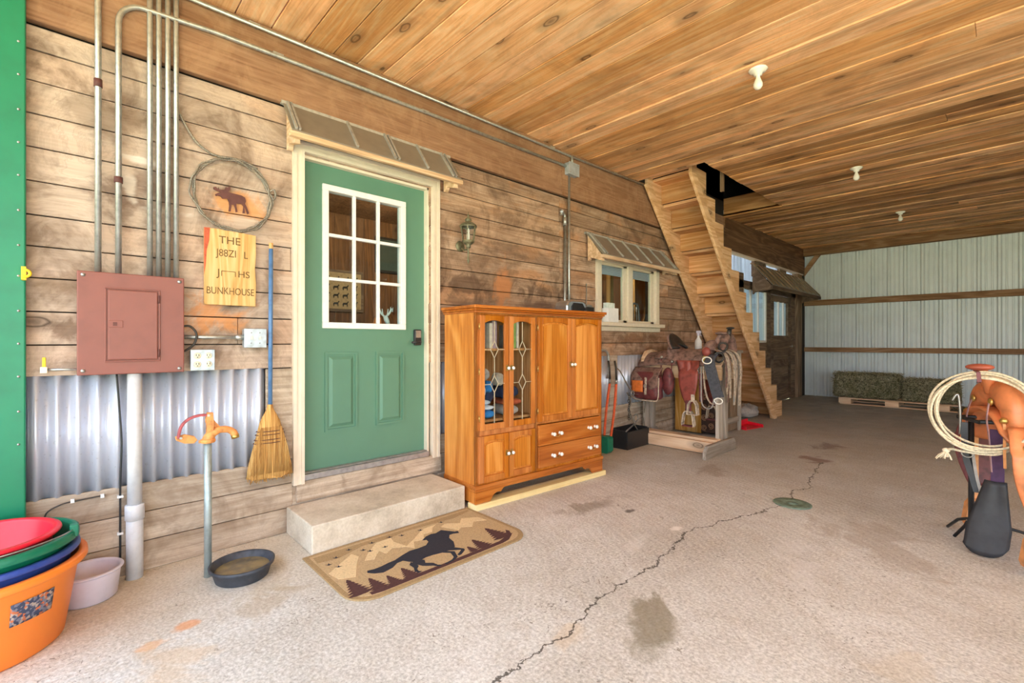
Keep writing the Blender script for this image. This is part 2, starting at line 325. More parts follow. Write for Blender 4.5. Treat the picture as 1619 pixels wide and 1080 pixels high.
CRACK = [(-.6,1.86),(1.095,1.892),(1.514,1.895),(1.75,1.84),(2.031,1.818),(2.3,1.84),(2.54,1.807),(2.868,1.742),(3.02,1.79),(3.191,1.83),(3.5,1.93),(3.948,2.036),(4.3,1.96),(4.45,2.04),(4.698,1.973),(5.533,1.876)]
MT['floor'] = floor_mat()
def step_mat():
    m, nt, b = newmat('cast_concrete'); v, _ = mapping(nt, (1,1,1), False)
    n = noise(nt, v, 4, 6, .65); f = noise(nt, v, 80, 4)
    c = ramp(nt, n, [(.3,(176,162,140)), (.5,(212,200,180)), (.7,(228,220,204))])
    c = mix(nt, .2, c, ramp(nt, f, [(.3,(150,138,120)),(.7,(244,238,226))]))
    nt.links.new(c, b.inputs['Base Color']); b.inputs['Roughness'].default_value = .9; bump(nt, b, f, .3, .004); return m
MT['concrete_step'] = step_mat()
MT['grass'] = plain('ground_outside', (186,186,150), .95, var=.2, scale=2)

# ------------------------------------------------------------------ mesh builder
def rotz(a): return Matrix.Rotation(a, 4, 'Z')
class MB:
    def __init__(s): s.bm = bmesh.new(); s.rl = s.bm.verts.layers.float.new('rnd'); s.mi = 0; s.mats = []
    def mat(s, m):
        if m not in s.mats: s.mats.append(m)
        s.mi = s.mats.index(m); return s
    def _v(s, p, r=0.): v = s.bm.verts.new(p); v[s.rl] = r; return v
    def _f(s, vs, smooth=False):
        try: f = s.bm.faces.new(vs)
        except ValueError: return None
        f.material_index = s.mi; f.smooth = smooth; return f
    def hexa(s, P, r=None):
        r = random.random() if r is None else r
        v = [s._v(p, r) for p in P]
        for q in ((0,3,2,1),(4,5,6,7),(0,1,5,4),(1,2,6,5),(2,3,7,6),(3,0,4,7)): s._f([v[i] for i in q])
        return s
    def box(s, x0, x1, y0, y1, z0, z1, r=None):
        x0, x1 = sorted((x0, x1)); y0, y1 = sorted((y0, y1)); z0, z1 = sorted((z0, z1))
        return s.hexa([(x0,y0,z0),(x1,y0,z0),(x1,y1,z0),(x0,y1,z0),(x0,y0,z1),(x1,y0,z1),(x1,y1,z1),(x0,y1,z1)], r)
    def bar(s, p, q, w, h, up=(0,0,1), r=None):
        p, q = Vector(p), Vector(q); d = (q-p).normalized(); up = Vector(up)
        a = d.cross(up)
        if a.length < 1e-4: a = d.cross(Vector((1,0,0)))
        a.normalize(); b = a.cross(d).normalized()
        a *= w/2; b *= h/2
        return s.hexa([p-a-b, p+a-b, q+a-b, q-a-b, p-a+b, p+a+b, q+a+b, q-a+b], r)
    def tube(s, pts, r, n=10, closed=False, caps=True, flat=1.0, rr=None):
        pts = [Vector(p) for p in pts]; m = len(pts); rnd = random.random() if rr is None else rr
        rad = r if isinstance(r, (list, tuple)) else [r]*m
        t0 = (pts[1]-pts[0]).normalized(); ref = Vector((0,0,1)) if abs(t0.z) < .9 else Vector((1,0,0))
        a = t0.cross(ref).normalized(); rings = []
        for i, p in enumerate(pts):
            if closed: t = (pts[(i+1)%m]-pts[i-1])
            else: t = pts[min(i+1, m-1)]-pts[max(i-1, 0)]
            if t.length < 1e-9: t = t0
            t.normalize(); a = (a-t*a.dot(t)); a.normalize(); b = t.cross(a)
            rings.append([s._v(p+(a*math.cos(2*PI*k/n)+b*math.sin(2*PI*k/n)*flat)*rad[i], rnd) for k in range(n)])
        for i in range(m if closed else m-1):
            A, B = rings[i], rings[(i+1)%m]
            for k in range(n): s._f([A[k], A[(k+1)%n], B[(k+1)%n], B[k]], True)
        if caps and not closed: s._f(rings[0][::-1]); s._f(rings[-1])
        return s
    def lathe(s, prof, c=(0,0,0), n=32, axis='z', sx=1., sy=1., smooth=True, close=False):
        c = Vector(c); rings = []; rnd = random.random()
        def pt(r, z, k):
            x, y = r*math.cos(2*PI*k/n)*sx, r*math.sin(2*PI*k/n)*sy
            return c + (Vector((x,y,z)) if axis == 'z' else Vector((z,x,y)) if axis == 'x' else Vector((x,z,y)))
        for (r, z) in prof:
            rings.append([s._v(pt(0, z, 0), rnd)] if r <= 1e-6 else [s._v(pt(r, z, k), rnd) for k in range(n)])
        seq = list(zip(rings[:-1], rings[1:]))
        if close: seq.append((rings[-1], rings[0]))
        for A, B in seq:
            if len(A) == 1 and len(B) == 1: continue
            for k in range(n):
                k2 = (k+1) % n
                if len(A) == 1: s._f([A[0], B[k2], B[k]], smooth)
                elif len(B) == 1: s._f([A[k], A[k2], B[0]], smooth)
                else: s._f([A[k], A[k2], B[k2], B[k]], smooth)
        return s
    def prism(s, poly, o, u, v, w, r=None):
        """poly (a,b) -> o+a*u+b*v, extruded by vector w"""
        o, u, v, w = map(Vector, (o, u, v, w)); r = random.random() if r is None else r
        A = [s._v(o+u*a+v*b, r) for a, b in poly]; B = [s._v(o+u*a+v*b+w, r) for a, b in poly]
        n = len(poly)
        if n > 5:
            from mathutils.geometry import tessellate_polygon
            for tri in tessellate_polygon([[Vector((a, b, 0)) for a, b in poly]]):
                s._f([A[k] for k in tri][::-1]); s._f([B[k] for k in tri])
        else: s._f(A[::-1]); s._f(B)
        for i in range(n): s._f([A[i], A[(i+1)%n], B[(i+1)%n], B[i]])
        return s
    def grid(s, fn, nu, nv, smooth=True, rnd=0.):
        V = [[s._v(fn(i/nu, j/nv), rnd) for j in range(nv+1)] for i in range(nu+1)]
        for i in range(nu):
            for j in range(nv): s._f([V[i][j], V[i+1][j], V[i+1][j+1], V[i][j+1]], smooth)
        return s
    def ball(s, c, r, n=16, m=10):
        c = Vector(c); r = r if isinstance(r, (tuple, list)) else (r, r, r); rnd = random.random()
        rings = [[s._v(c+Vector((0,0,-r[2])), rnd)]]
        for i in range(1, m):
            t = -PI/2+PI*i/m
            rings.append([s._v(c+Vector((r[0]*math.cos(t)*math.cos(2*PI*k/n), r[1]*math.cos(t)*math.sin(2*PI*k/n), r[2]*math.sin(t))), rnd) for k in range(n)])
        rings.append([s._v(c+Vector((0,0,r[2])), rnd)])
        for A, B in zip(rings[:-1], rings[1:]):
            for k in range(n):
                k2 = (k+1) % n
                if len(A) == 1: s._f([A[0], B[k2], B[k]], True)
                elif len(B) == 1: s._f([A[k], A[k2], B[0]], True)
                else: s._f([A[k], A[k2], B[k2], B[k]], True)
        return s
    def strip(s, pts, width, thick, wdir, widths=None):
        """ribbon along pts, width along wdir, thickness perpendicular"""
        pts = [Vector(p) for p in pts]; wd = Vector(wdir).normalized(); rnd = random.random(); R = []
        for i, p in enumerate(pts):
            t = (pts[min(i+1,len(pts)-1)]-pts[max(i-1,0)]).normalized()
            n = t.cross(wd).normalized()*thick/2; w = wd*((widths[i] if widths else width)/2)
            R.append([s._v(q, rnd) for q in (p-w-n, p+w-n, p+w+n, p-w+n)])
        for A, B in zip(R[:-1], R[1:]):
            for k in range(4): s._f([A[k], A[(k+1)%4], B[(k+1)%4], B[k]], False)
        s._f(R[0][::-1]); s._f(R[-1]); return s
    def xf(s, M):
        bmesh.ops.transform(s.bm, matrix=M, verts=s.bm.verts); return s
    def build(s, name, m=None, parent=None, bevel=0, solid=0, sub=0, seg=2, off=-1):
        if m is not None and not s.mats: s.mats.append(m)
        bmesh.ops.recalc_face_normals(s.bm, faces=s.bm.faces)
        me = bpy.data.meshes.new(name); s.bm.to_mesh(me); s.bm.free()
        for q in s.mats: me.materials.append(q)
        o = bpy.data.objects.new(name, me); COL.objects.link(o)
        if parent is not None:
            o.parent = parent; d = OFF.get(parent.name)
            if d is not None: me.transform(Matrix.Translation(-d)); OFF[o.name] = d
        if solid:
            q = o.modifiers.new('solid', 'SOLIDIFY'); q.thickness = solid; q.offset = off
        if sub:
            q = o.modifiers.new('sub', 'SUBSURF'); q.levels = sub; q.render_levels = sub
        if bevel:
            q = o.modifiers.new('bevel', 'BEVEL'); q.width = bevel; q.segments = seg; q.limit_method = 'ANGLE'; q.angle_limit = math.radians(40)
        return o
def tag(o, label=None, cat=None, group=None, kind=None):
    if label: o['label'] = label
    if cat: o['category'] = cat
    if group: o['group'] = group
    if kind: o['kind'] = kind
    return o
def thing(name, label, cat, loc=(0,0,0), rz=0, group=None, world=True):
    o = bpy.data.objects.new(name, None); COL.objects.link(o); o.location = loc; o.rotation_euler = (0,0,rz)
    o.empty_display_size = .1
    if world: OFF[o.name] = Vector(loc)
    return tag(o, label, cat, group)
def struct(o): o['kind'] = 'structure'; return o
def dup(root, loc, label=None, rz=None):
    def cp(o, par):
        c = o.copy(); COL.objects.link(c)
        if par is not None: c.parent = par
        for ch in [q for q in o.children]: cp(ch, c)
        return c
    r = cp(root, None); r.location = loc
    if rz is not None: r.rotation_euler = (0,0,rz)
    if label: r['label'] = label
    return r
def arc(c, r, a0, a1, n, u=(0,1,0), v=(0,0,1)):
    c, u, v = Vector(c), Vector(u), Vector(v)
    return [c+u*(r*math.cos(a0+(a1-a0)*i/n))+v*(r*math.sin(a0+(a1-a0)*i/n)) for i in range(n+1)]
def smoothpath(P, k=6):
    P = [Vector(p) for p in P]; out = []
    for i in range(len(P)-1):
        p0, p1, p2, p3 = P[max(i-1,0)], P[i], P[i+1], P[min(i+2,len(P)-1)]
        for j in range(k):
            t = j/k
            out.append(.5*((2*p1)+(p2-p0)*t+(2*p0-5*p1+4*p2-p3)*t*t+(3*p1-p0-3*p2+p3)*t*t*t))
    out.append(P[-1]); return out
def curve_pts(P, k=6): return smoothpath(P, k)
# ------------------------------------------------------------------ setting
def cz(y): return 3.165+.0118*y
def rect_minus(y0, y1, z0, z1, holes):
    """split a board rectangle around openings -> list of rectangles"""
    rs = [(y0, y1, z0, z1)]
    for (a, b, c, d) in holes:
        out = []
        for (p, q, u, w) in rs:
            if b <= p or a >= q or d <= u or c >= w: out.append((p,q,u,w)); continue
            if c > u: out.append((p,q,u,c))
            if d < w: out.append((p,q,d,w))
            u2, w2 = max(u,c), min(w,d)
            if a > p: out.append((p,a,u2,w2))
            if b < q: out.append((b,q,u2,w2))
        rs = out
    return [r for r in rs if r[1]-r[0] > .004 and r[3]-r[2] > .003]
DOOR = (1.075, 2.06, .30, 2.44); WIN = (4.33, 5.55, 1.43, 2.15)
WALL_END = 7.8
# siding boards
mb = MB()
zs = [1.051, 1.203, 1.362, 1.522, 1.672, 1.82, 1.98, 2.14, 2.298, 2.453, 2.60, 2.715]
for i in range(len(zs)-1):
    cuts = [-.16, 3.645, WALL_END]
    if i in (1, 4, 7): cuts.insert(1, .62+.1*i)
    if i in (0, 2, 5, 8): cuts.insert(2, 5.9)
    cuts = sorted(cuts)
    for a, b in zip(cuts[:-1], cuts[1:]):
        r = random.random(); j = random.uniform(-.003, .004)
        for (p,q,u,w) in rect_minus(a+.0015, b-.0015, zs[i]+.003, zs[i+1]-.003, [DOOR, WIN]):
            mb.box(-.02, j, p, q, u, w, r)
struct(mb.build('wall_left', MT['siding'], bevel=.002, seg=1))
# dark backing added behind the boards to block light (openings kept)
mb = MB()
for (p,q,u,w) in rect_minus(-1.6, WALL_END, 0, cz(8), [DOOR, WIN]): mb.box(-.14, -.034, p, q, u, w, .3)
struct(mb.build('wall_left_backing', MT['void']))
# header boards under the ceiling
mb = MB()
for a, b in ((-.16, 3.66), (3.665, 5.1), (5.105, WALL_END)):
    mb.box(-.02, .028, a, b, 2.728, 3.02)
    mb.hexa([(-.02,a,3.024),(.012,a,3.024),(.012,b,3.024),(-.02,b,3.024),(-.02,a,cz(a)-.002),(.012,a,cz(a)-.002),(.012,b,cz(b)-.002),(-.02,b,cz(b)-.002)])
struct(mb.build('trim_1', MT['header'], bevel=.003, seg=1))
# base boards below the corrugated strip
mb = MB()
for a, b in ((0, .155), (.158, .31), (.313, .465)):
    for y0, y1 in ((-.16, 1.03), (2.15, 5.0), (5.0, WALL_END)):
        mb.box(-.02, random.uniform(0,.004), y0, y1, a+.001, b)
    if b < .32: mb.box(-.02, .002, 1.03, 2.15, a+.001, min(b, .285))
mb.box(-.02, .006, .875, 1.03, .468, 1.048); mb.box(-.02, .01, 4.53, 4.68, .468, 1.06)
struct(mb.build('baseboard_left', MT['lowboard'], bevel=.003, seg=1))
# corrugated wainscot
def corr(y0, y1, z0, z1, per=.0742, amp=.017):
    mb = MB(); n = int((y1-y0)/per*10)
    V = [[mb._v((-.014+amp*math.cos(2*PI*(y0+(y1-y0)*i/n+.126)/per), y0+(y1-y0)*i/n, z)) for z in (z0, z1)] for i in range(n+1)]
    for A, B in zip(V[:-1], V[1:]): mb._f([A[0],B[0],B[1],A[1]], True)
    return mb
struct(corr(-.16, .875, .462, 1.055).build('trim_2', MT['corr'], solid=.0015))
struct(corr(2.15, 7.6, .462, 1.055).build('trim_3', MT['corr'], solid=.0015))
# ceiling: boards across, with the stair hatch left open
mb = MB(); y = -1.2; HATCH = (0.0, .84, 5.14, 7.70)
while y < 12.2:
    w = random.choice((.17,.185,.2,.2,.19)); y1 = min(y+w, 12.2)
    x0 = -.0; r = random.random(); j = random.uniform(0,.012) if y > 3.4 else random.uniform(0,.003)
    jx = [0, random.uniform(2.5, 6.5), 7.6]
    segs = [(a, b) for a, b in zip(jx[:-1], jx[1:])]
    for (a, b) in segs:
        r = random.random()
        for (p,q,u,v) in rect_minus(a+.001, b-.001, y+.003, y1-.003, [HATCH]):
            z0, z1 = cz(u)-j, cz(v)-j
            mb.hexa([(p,u,z0),(q,u,z0),(q,v,z1),(p,v,z1),(p,u,z0+.03),(q,u,z0+.03),(q,v,z1+.03),(p,v,z1+.03)], r)
    y = y1
struct(mb.build('ceiling', MT['ceil'], bevel=.003, seg=1))
# loft floor above, loft box around the hatch
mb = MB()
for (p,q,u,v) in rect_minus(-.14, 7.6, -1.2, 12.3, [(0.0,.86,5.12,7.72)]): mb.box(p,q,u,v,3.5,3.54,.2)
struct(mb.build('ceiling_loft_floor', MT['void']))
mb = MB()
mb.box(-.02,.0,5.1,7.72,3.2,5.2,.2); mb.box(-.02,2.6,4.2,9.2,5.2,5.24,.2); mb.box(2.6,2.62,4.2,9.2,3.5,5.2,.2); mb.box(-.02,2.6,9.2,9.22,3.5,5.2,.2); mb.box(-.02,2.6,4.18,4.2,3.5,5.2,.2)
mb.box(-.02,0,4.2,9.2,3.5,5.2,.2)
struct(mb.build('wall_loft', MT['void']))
mb = MB()
mb.box(.01,.86,7.70,7.735,cz(7.7)-.02,3.54,.4); mb.box(.84,.875,5.14,7.70,cz(5)+.03,3.54,.7); mb.box(.01,.86,5.10,5.135,cz(5)+.02,3.54,.9)
struct(mb.build('trim_4', MT['plywood'], bevel=.002, seg=1))
# stall beam along the wall line, post, gap boards
struct(MB().box(-.06,.05,7.5,12.0,2.72,3.06).hexa([(-.06,7.75,3.06),(.03,7.75,3.06),(.03,12.0,3.06),(-.06,12.0,3.06),(-.06,7.75,cz(7.75)),(.03,7.75,cz(7.75)),(.03,12.0,cz(12)),(-.06,12.0,cz(12))]).build('trim_5', MT['beam'], bevel=.004, seg=1))
struct(MB().box(-.04,.055,7.75,11.9,2.70,2.722).build('trim_6', MT['trim']))
# stall front: posts, rails, lower planks (dutch door and window openings kept)
mb = MB()
for (p,q) in ((7.78,8.55),(9.72,9.92)): mb.box(-.06,0.01,p,q,0,2.42)
mb.box(-.06,.01,7.78,9.9,2.16,2.30); mb.box(-.06,.01,9.9,11.5,2.16,2.42)
for k in range(8): mb.box(-.05,0,8.55,9.72,.15*k,.15*k+.148)
mb.box(-.06,.01,11.18,11.45,0,2.42); mb.box(-.06,.03,9.55,9.60,2.3,2.70); mb.box(-.06,.0,9.1,9.55,2.42,2.70)
mb.box(-.06,0,10.5,10.9,2.42,2.70)
struct(mb.build('wall_stall', MT['dutch'], bevel=.003, seg=1))
# corner posts at the back
struct(MB().box(-.07,.05,11.52,11.68,0,2.72).box(-.07,.04,11.74,11.86,0,2.72).build('trim_7', MT['post'], bevel=.004, seg=1))
struct(MB().box(-.05,.02,11.86,12.13,0,3.3).build('trim_8', MT['void']))
# stall interior: white ribbed metal, roof slot left open to let daylight in
def ribbed(x0, x1, z0, z1, ph, per=.2616):
    pr = []; x = x0
    k = math.floor((x0-ph)/per)-1
    pts = []
    while True:
        c = ph+k*per
        if c-.05 > x1: break
        for dx, d in ((-.036,0),(-.014,.028),(.014,.028),(.036,0),(.075,0),(.083,.008),(.097,.008),(.105,0),(.157,0),(.165,.008),(.179,.008),(.187,0)): pts.append((c+dx, d))
        k += 1
    return [p for p in sorted(pts) if x0 <= p[0] <= x1]
def wallsheet(axis, pos, a0, a1, z0, z1, ph, sgn=-1):
    mb = MB(); V = []
    for (a, d) in ribbed(a0, a1, z0, z1, ph):
        V.append([mb._v((a, pos+sgn*d, z) if axis == 'x' else (pos+sgn*d, a, z)) for z in (z0, z1)])
    for A, B in zip(V[:-1], V[1:]): mb._f([A[0],B[0],B[1],A[1]])
    return mb
struct(wallsheet('x', 12.2, -2.3, 7.6, 0, 4.62, 2.824).build('wall_back', MT['backmetal'], solid=.002))
struct(wallsheet('y', -2.2, 7.7, 12.2, 0, 4.6, 8.0, 1).build('wall_stall_far', MT['corr'], solid=.002))
struct(MB().box(-2.25,-.55,7.7,12.2,4.6,4.65).build('stall_sun_block', MT['void']))  # unseen roof slab added to keep the sun off the stall wall
mb = MB()
mb.box(-.0,7.6,12.07,12.175,2.026,2.145); mb.box(-.0,7.6,12.09,12.175,.99,1.09)
mb.box(.0,7.6,12.02,12.175,3.15,3.30)
mb.bar((-.02,12.1,2.72),(.32,12.1,3.2),.09,.06,(0,1,0))
struct(mb.build('trim_9', MT['girt'], bevel=.003, seg=1))
# floor, ground outside
struct(MB().box(-.02, 7.6, -1.2, 12.25, -.12, 0).build('floor', MT['floor']))
struct(MB().box(-30, 40, -40, 40, -.3, -.125).build('ground_outside', MT['grass']))
# right hand wall of the shed beyond the open bay
mb = wallsheet('y', 7.6, 3.2, 12.2, 0, 3.5, .1, -1)
struct(mb.build('wall_right', MT['backmetal'], solid=.002))
# bunkhouse interior
mb = MB()
for k in range(32): mb.box(-3.6,-3.58,.2+.235*k,.432+.235*k,.3,3.1)
for k in range(17): mb.box(-3.58+.2*k,-3.385+.2*k,.2,.22,.3,3.1); mb.box(-3.58+.2*k,-3.385+.2*k,7.7,7.72,.3,3.1)
struct(mb.build('wall_bunkhouse', MT['room']))
struct(MB().box(-3.6,-.14,.2,7.7,.24,.30).box(-3.6,-.14,.2,7.7,3.1,3.13).build('floor_bunkhouse', MT['room']))
# green metal door edge at the left
t = thing('sliding_door', 'tall green sheet metal door at the left edge with a row of screws', 'door', (.06,-.5,.02))
MB().box(.03,.06,-1.15,-.155,.02,cz(-.2)-.01).build('door_panel', MT['green_metal'], t, bevel=.006)
for k, z in enumerate((2.59,2.44,2.28,2.13,1.98,1.82,1.66,1.52,1.36,1.21,1.06,.9,.75)):
    MB().lathe([(0,.004),(.004,.0035),(.0055,0)], (.06,-.178,z), 8, 'x').build('screw', MT['steel'], t)
t = thing('yellow_hook', 'small yellow plastic hook on the green door edge', 'hook', (.06,-.15,1.52))
mbk = MB(); mbk.tube(arc((.10,-.155,1.53),.016,PI*.5,PI*1.5+.6,10,(0,-1,0)),.006,8); mbk.box(.06,.1,-.168,-.152,1.50,1.56)
mbk.build('hook_body', MT['yellow'], t)
# window_1
w = tag(MB().box(-.06,.03,4.26,4.345,1.36,2.20).box(-.06,.03,5.535,5.62,1.36,2.20).box(-.06,.03,4.26,5.62,2.13,2.20).box(-.06,.10,4.24,5.64,1.395,1.44).box(-.02,.04,4.26,5.62,1.34,1.395).box(-.05,.02,4.90,5.0,1.44,2.13).build('window_1', MT['winframe'], bevel=.006), kind='structure')
for y0, y1 in ((4.345,4.90),(5.0,5.535)):
    s = MB().box(-.045,-.005,y0,y0+.03,1.44,2.13).box(-.045,-.005,y1-.075,y1,1.44,2.13).box(-.045,-.005,y0,y1,1.44,1.475).box(-.045,-.005,y0,y1,2.1,2.13).build('window_sash', MT['winframe'], w, bevel=.003)
    MB().box(-.022,-.018,y0+.03,y1-.075,1.475,2.1).build('pane', MT['glass'], s)
    bl = MB()
    for k in range(6): bl.box(-.040,-.030,y0+.03,y1-.075,2.098-.020*k,2.114-.020*k)
    bl.build('window_blind', MT['white_pl'], w)
# door_1
d = tag(MB().box(-.09,-.045,1.09,2.05,.352,2.425).build('door_1', MT['green_door']), kind='structure')
d.data.materials.clear()
# slab around the light opening
bpy.data.objects.remove(d)
mb = MB()
for (p,q,u,v) in rect_minus(1.09,2.05,.355,2.425,[(1.262,1.852,1.335,2.272)]): mb.box(-.09,-.045,p,q,u,v,.5)
for (a,b) in ((1.255,1.487),(1.632,1.866)):
    # moulded panels: raised rim and raised field
    z0, z1 = .60, 1.145
    for (p,q,u,v) in rect_minus(a,b,z0,z1,[(a+.016,b-.016,z0+.016,z1-.016)]): mb.box(-.05,-.036,p,q,u,v,.5)
    A = [(-.045,a+.03,z0+.03),(-.045,b-.03,z0+.03),(-.045,b-.03,z1-.03),(-.045,a+.03,z1-.03)]; B = [(-.033,a+.05,z0+.05),(-.033,b-.05,z0+.05),(-.033,b-.05,z1-.05),(-.033,a+.05,z1-.05)]
    mb.hexa([A[0],A[1],A[2],A[3],B[0],B[1],B[2],B[3]], .5)
door = tag(mb.build('door_1', MT['green_door']), kind='structure')
mb = MB(); a,b,u,v = 1.237,1.877,1.31,2.297
for (p,q,z0,z1) in rect_minus(a,b,u,v,[(a+.042,b-.042,u+.042,v-.042)]): mb.box(-.09,-.028,p,q,z0,z1)
wy = (b-a-.084); hz = (v-u-.084)
for k in (1,2):
    mb.box(-.06,-.032,a+.042+wy*k/3-.011,a+.042+wy*k/3+.011,u+.042,v-.042)
    mb.box(-.06,-.033,a+.042,b-.042,u+.042+hz*k/3-.011,u+.042+hz*k/3+.011)
gf = mb.build('door_light_frame', MT['white'], door, bevel=.004)
MB().box(-.07,-.064,a+.03,b-.03,u+.03,v-.03).build('glass', MT['glass'], gf)
lk = MB().box(-.045,-.02,1.948,2.012,1.19,1.315).build('keypad_lock', MT['black'], door, bevel=.008)
MB().box(-.02,-.016,1.958,2.002,1.25,1.305).build('lock_faceplate', MT['steel'], lk)
MB().tube([(-.02,1.98,1.215),(.015,1.98,1.215),(.022,1.965,1.215),(.022,1.90,1.212)],.009,8).build('lock_lever', MT['black'], lk)
# door trim
mb = MB()
for dx, w0, w1 in ((.030,0,.022),(.024,.022,.05),(.034,.05,.068)):
    mb.hexa([(-.02,1.028+w0,.295),(dx,1.028+w0,.295),(dx,1.028+w1,.295),(-.02,1.028+w1,.295),(-.02,1.028+w0,2.52-w0),(dx,1.028+w0,2.52-w0),(dx,1.028+w1,2.52-w1),(-.02,1.028+w1,2.52-w1)],.3); mb.hexa([(-.02,2.152-w1,.295),(dx,2.152-w1,.295),(dx,2.152-w0,.295),(-.02,2.152-w0,.295),(-.02,2.152-w1,2.52-w1),(dx,2.152-w1,2.52-w1),(dx,2.152-w0,2.52-w0),(-.02,2.152-w0,2.52-w0)],.3); mb.hexa([(-.02,1.028+w1,2.52-w1),(dx,1.028+w1,2.52-w1),(dx,2.152-w1,2.52-w1),(-.02,2.152-w1,2.52-w1),(-.02,1.028+w0,2.52-w0),(dx,1.028+w0,2.52-w0),(dx,2.152-w0,2.52-w0),(-.02,2.152-w0,2.52-w0)],.3)
mb.box(-.12,.0,1.075,1.092,.33,2.44); mb.box(-.12,.0,2.048,2.065,.33,2.44); mb.box(-.12,.0,1.075,2.065,2.423,2.44)
struct(mb.build('trim_10', MT['trim']))
struct(MB().box(-.12,.03,1.092,2.05,.315,.352).box(-.06,.0,1.092,2.05,.352,.358).build('trim_11', MT['threshold'], bevel=.004))
struct(MB().box(-.02,.022,1.05,2.17,.18,.312).build('trim_12', MT['lowboard'], bevel=.003))
# dutch door (door_2) with its glazed upper half
Y0, Y1 = 9.94, 11.16
mb = MB()
for (p,q,u,v) in rect_minus(Y0,Y1,.012,2.14,[(Y0+.17,Y1-.17,1.34,2.02),(Y0+.15,Y1-.15,.2,1.02)]): mb.box(-.04,.01,p,q,u,v)
for k in range(5): mb.box(-.035,-.0,Y0+.15,Y1-.15,.2+.164*k,.362+.164*k)
d2 = tag(mb.build('door_2', MT['dutch'], bevel=.003, seg=1), kind='structure')
MB().box(-.02,-.015,Y0+.17,Y1-.17,1.34,2.02).build('glass', MT['glass'], d2)
mb = MB(); [mb.box(-.02,.012,Y0+.17+.88*k/3-.02,Y0+.17+.88*k/3+.02,1.34,2.02) for k in (1,2)]; mb.build('glazing_bar', MT['white'], d2)
MB().lathe([(0,.06),(.022,.055),(.026,.04),(.012,.028),(.01,0)],(.01,Y1-.06,1.12),12,'x').build('door_knob', MT['steel'], d2)
w2 = tag(MB().box(-.05,.0,8.55,8.6,1.2,2.16).box(-.05,.0,9.67,9.72,1.2,2.16).box(-.05,.0,8.55,9.72,1.2,1.24).box(-.04,-.005,8.93,8.97,1.24,2.16).box(-.04,-.005,9.3,9.33,1.24,2.16).build('window_2', MT['white']), kind='structure')
MB().box(-.03,-.025,8.6,9.67,1.24,2.16).build('pane', MT['glass'], w2)

struct(MB().box(-.14,7.6,-1.26,-1.2,3.1,3.56).box(7.6,7.66,-1.26,12.3,3.1,3.56).build('edge_light_stop', MT['beam']))  # unseen edge beams added to stop light leaking in above the ceiling
# ------------------------------------------------------------------ camera, world, light
cam = bpy.data.cameras.new('camera'); cam.sensor_width = 36; cam.lens = 736/1619*36; cam.clip_start = .05
co = bpy.data.objects.new('camera', cam); COL.objects.link(co)
co.location = (3.15, 0, 1.22); co.rotation_euler = (PI/2, 0, math.atan(779/736))
bpy.context.scene.camera = co
wd = bpy.data.worlds.new('world'); bpy.context.scene.world = wd; wd.use_nodes = True
nt = wd.node_tree; bg = nt.nodes['Background']
tc = nt.nodes.new('ShaderNodeTexCoord'); sp = nt.nodes.new('ShaderNodeSeparateXYZ'); nt.links.new(tc.outputs['Generated'], sp.inputs[0])
nt.links.new(ramp(nt, mth(nt,'MULTIPLY_ADD',sp.outputs[2],.5,.5), [(.46,(170,180,130)),(.50,(206,214,196)),(.56,(228,240,255)),(1.,(206,224,255))]), bg.inputs[0])
bg.inputs[1].default_value = 3.2
sun = bpy.data.lights.new('sun', 'SUN'); sun.energy = 19; sun.angle = .02; sun.color = (1,.95,.88)
so = bpy.data.objects.new('sun', sun); COL.objects.link(so); so.rotation_mode = 'QUATERNION'; so.rotation_quaternion = Vector((-.15,-.42,-.88)).to_track_quat('-Z', 'Y')
lp = bpy.data.lights.new('bunkhouse_fill', 'POINT'); lp.energy = 60; lp.color = (1,.78,.52); lp.shadow_soft_size = .12  # added fill light without a fixture, shows the room through the door glass
lo_ = bpy.data.objects.new('bunkhouse_fill', lp); COL.objects.link(lo_); lo_.location = (-1.9, 3.2, 2.75)
lp2 = bpy.data.lights.new('bunkhouse_fill', 'POINT'); lp2.energy = 40; lp2.color = (1,.82,.6); lp2.shadow_soft_size = .12  # second added fill light, brightens the room behind the twin window
lo2 = bpy.data.objects.new('bunkhouse_fill', lp2); COL.objects.link(lo2); lo2.location = (-1.5, 6.0, 2.75)
sc = bpy.context.scene
sc.view_settings.view_transform = 'Standard'; sc.view_settings.look = 'None'; sc.view_settings.gamma = 1; sc.view_settings.exposure = .76
sc.cycles.max_bounces = 10; sc.cycles.diffuse_bounces = 6; sc.cycles.transparent_max_bounces = 16; sc.cycles.caustics_reflective = False; sc.cycles.caustics_refractive = False
sc.cycles.sample_clamp_indirect = 6
sc.cycles.use_denoising = True
# ------------------------------------------------------------------ things on the wall, left to right
# conduits above the panel
CON = [(.094,'leftmost tall bare conduit rising from the brown panel, set apart from the others'),
       (.299,'first of the four close conduits, the one nearest the bent conduit'),
       (.337,'second from left of the four close conduits above the brown panel'),
       (.376,'third from left of the four close conduits above the brown panel'),
       (.413,'rightmost of the four close conduits, nearest the moose hoop')]
def strap(mb, y, z, x=.03, r=.02):
    mb.box(.002, x+.014, y-r, y+r, z-.008, z+.008); return mb
for k, (y, lab) in enumerate(CON):
    t = thing('conduit', lab, 'pipe', (.04, y, 1.56), group='conduits above the brown panel')
    MB().tube([(.04,y,1.55),(.04,y,2.95),(.04,y,cz(0)-.001)], .0125 if k else .0135, 12).build('pipe', MT['galv_pipe'], t)
    if k in (0,):
        MB().tube([(.04,y,2.49),(.04,y,2.53)], .017, 12).build('coupling', MT['rust'], t)
t = thing('conduit', 'conduit bending right above the brown panel and running along the header to the junction box', 'pipe', (.04,.172,1.56), group='conduits above the brown panel')
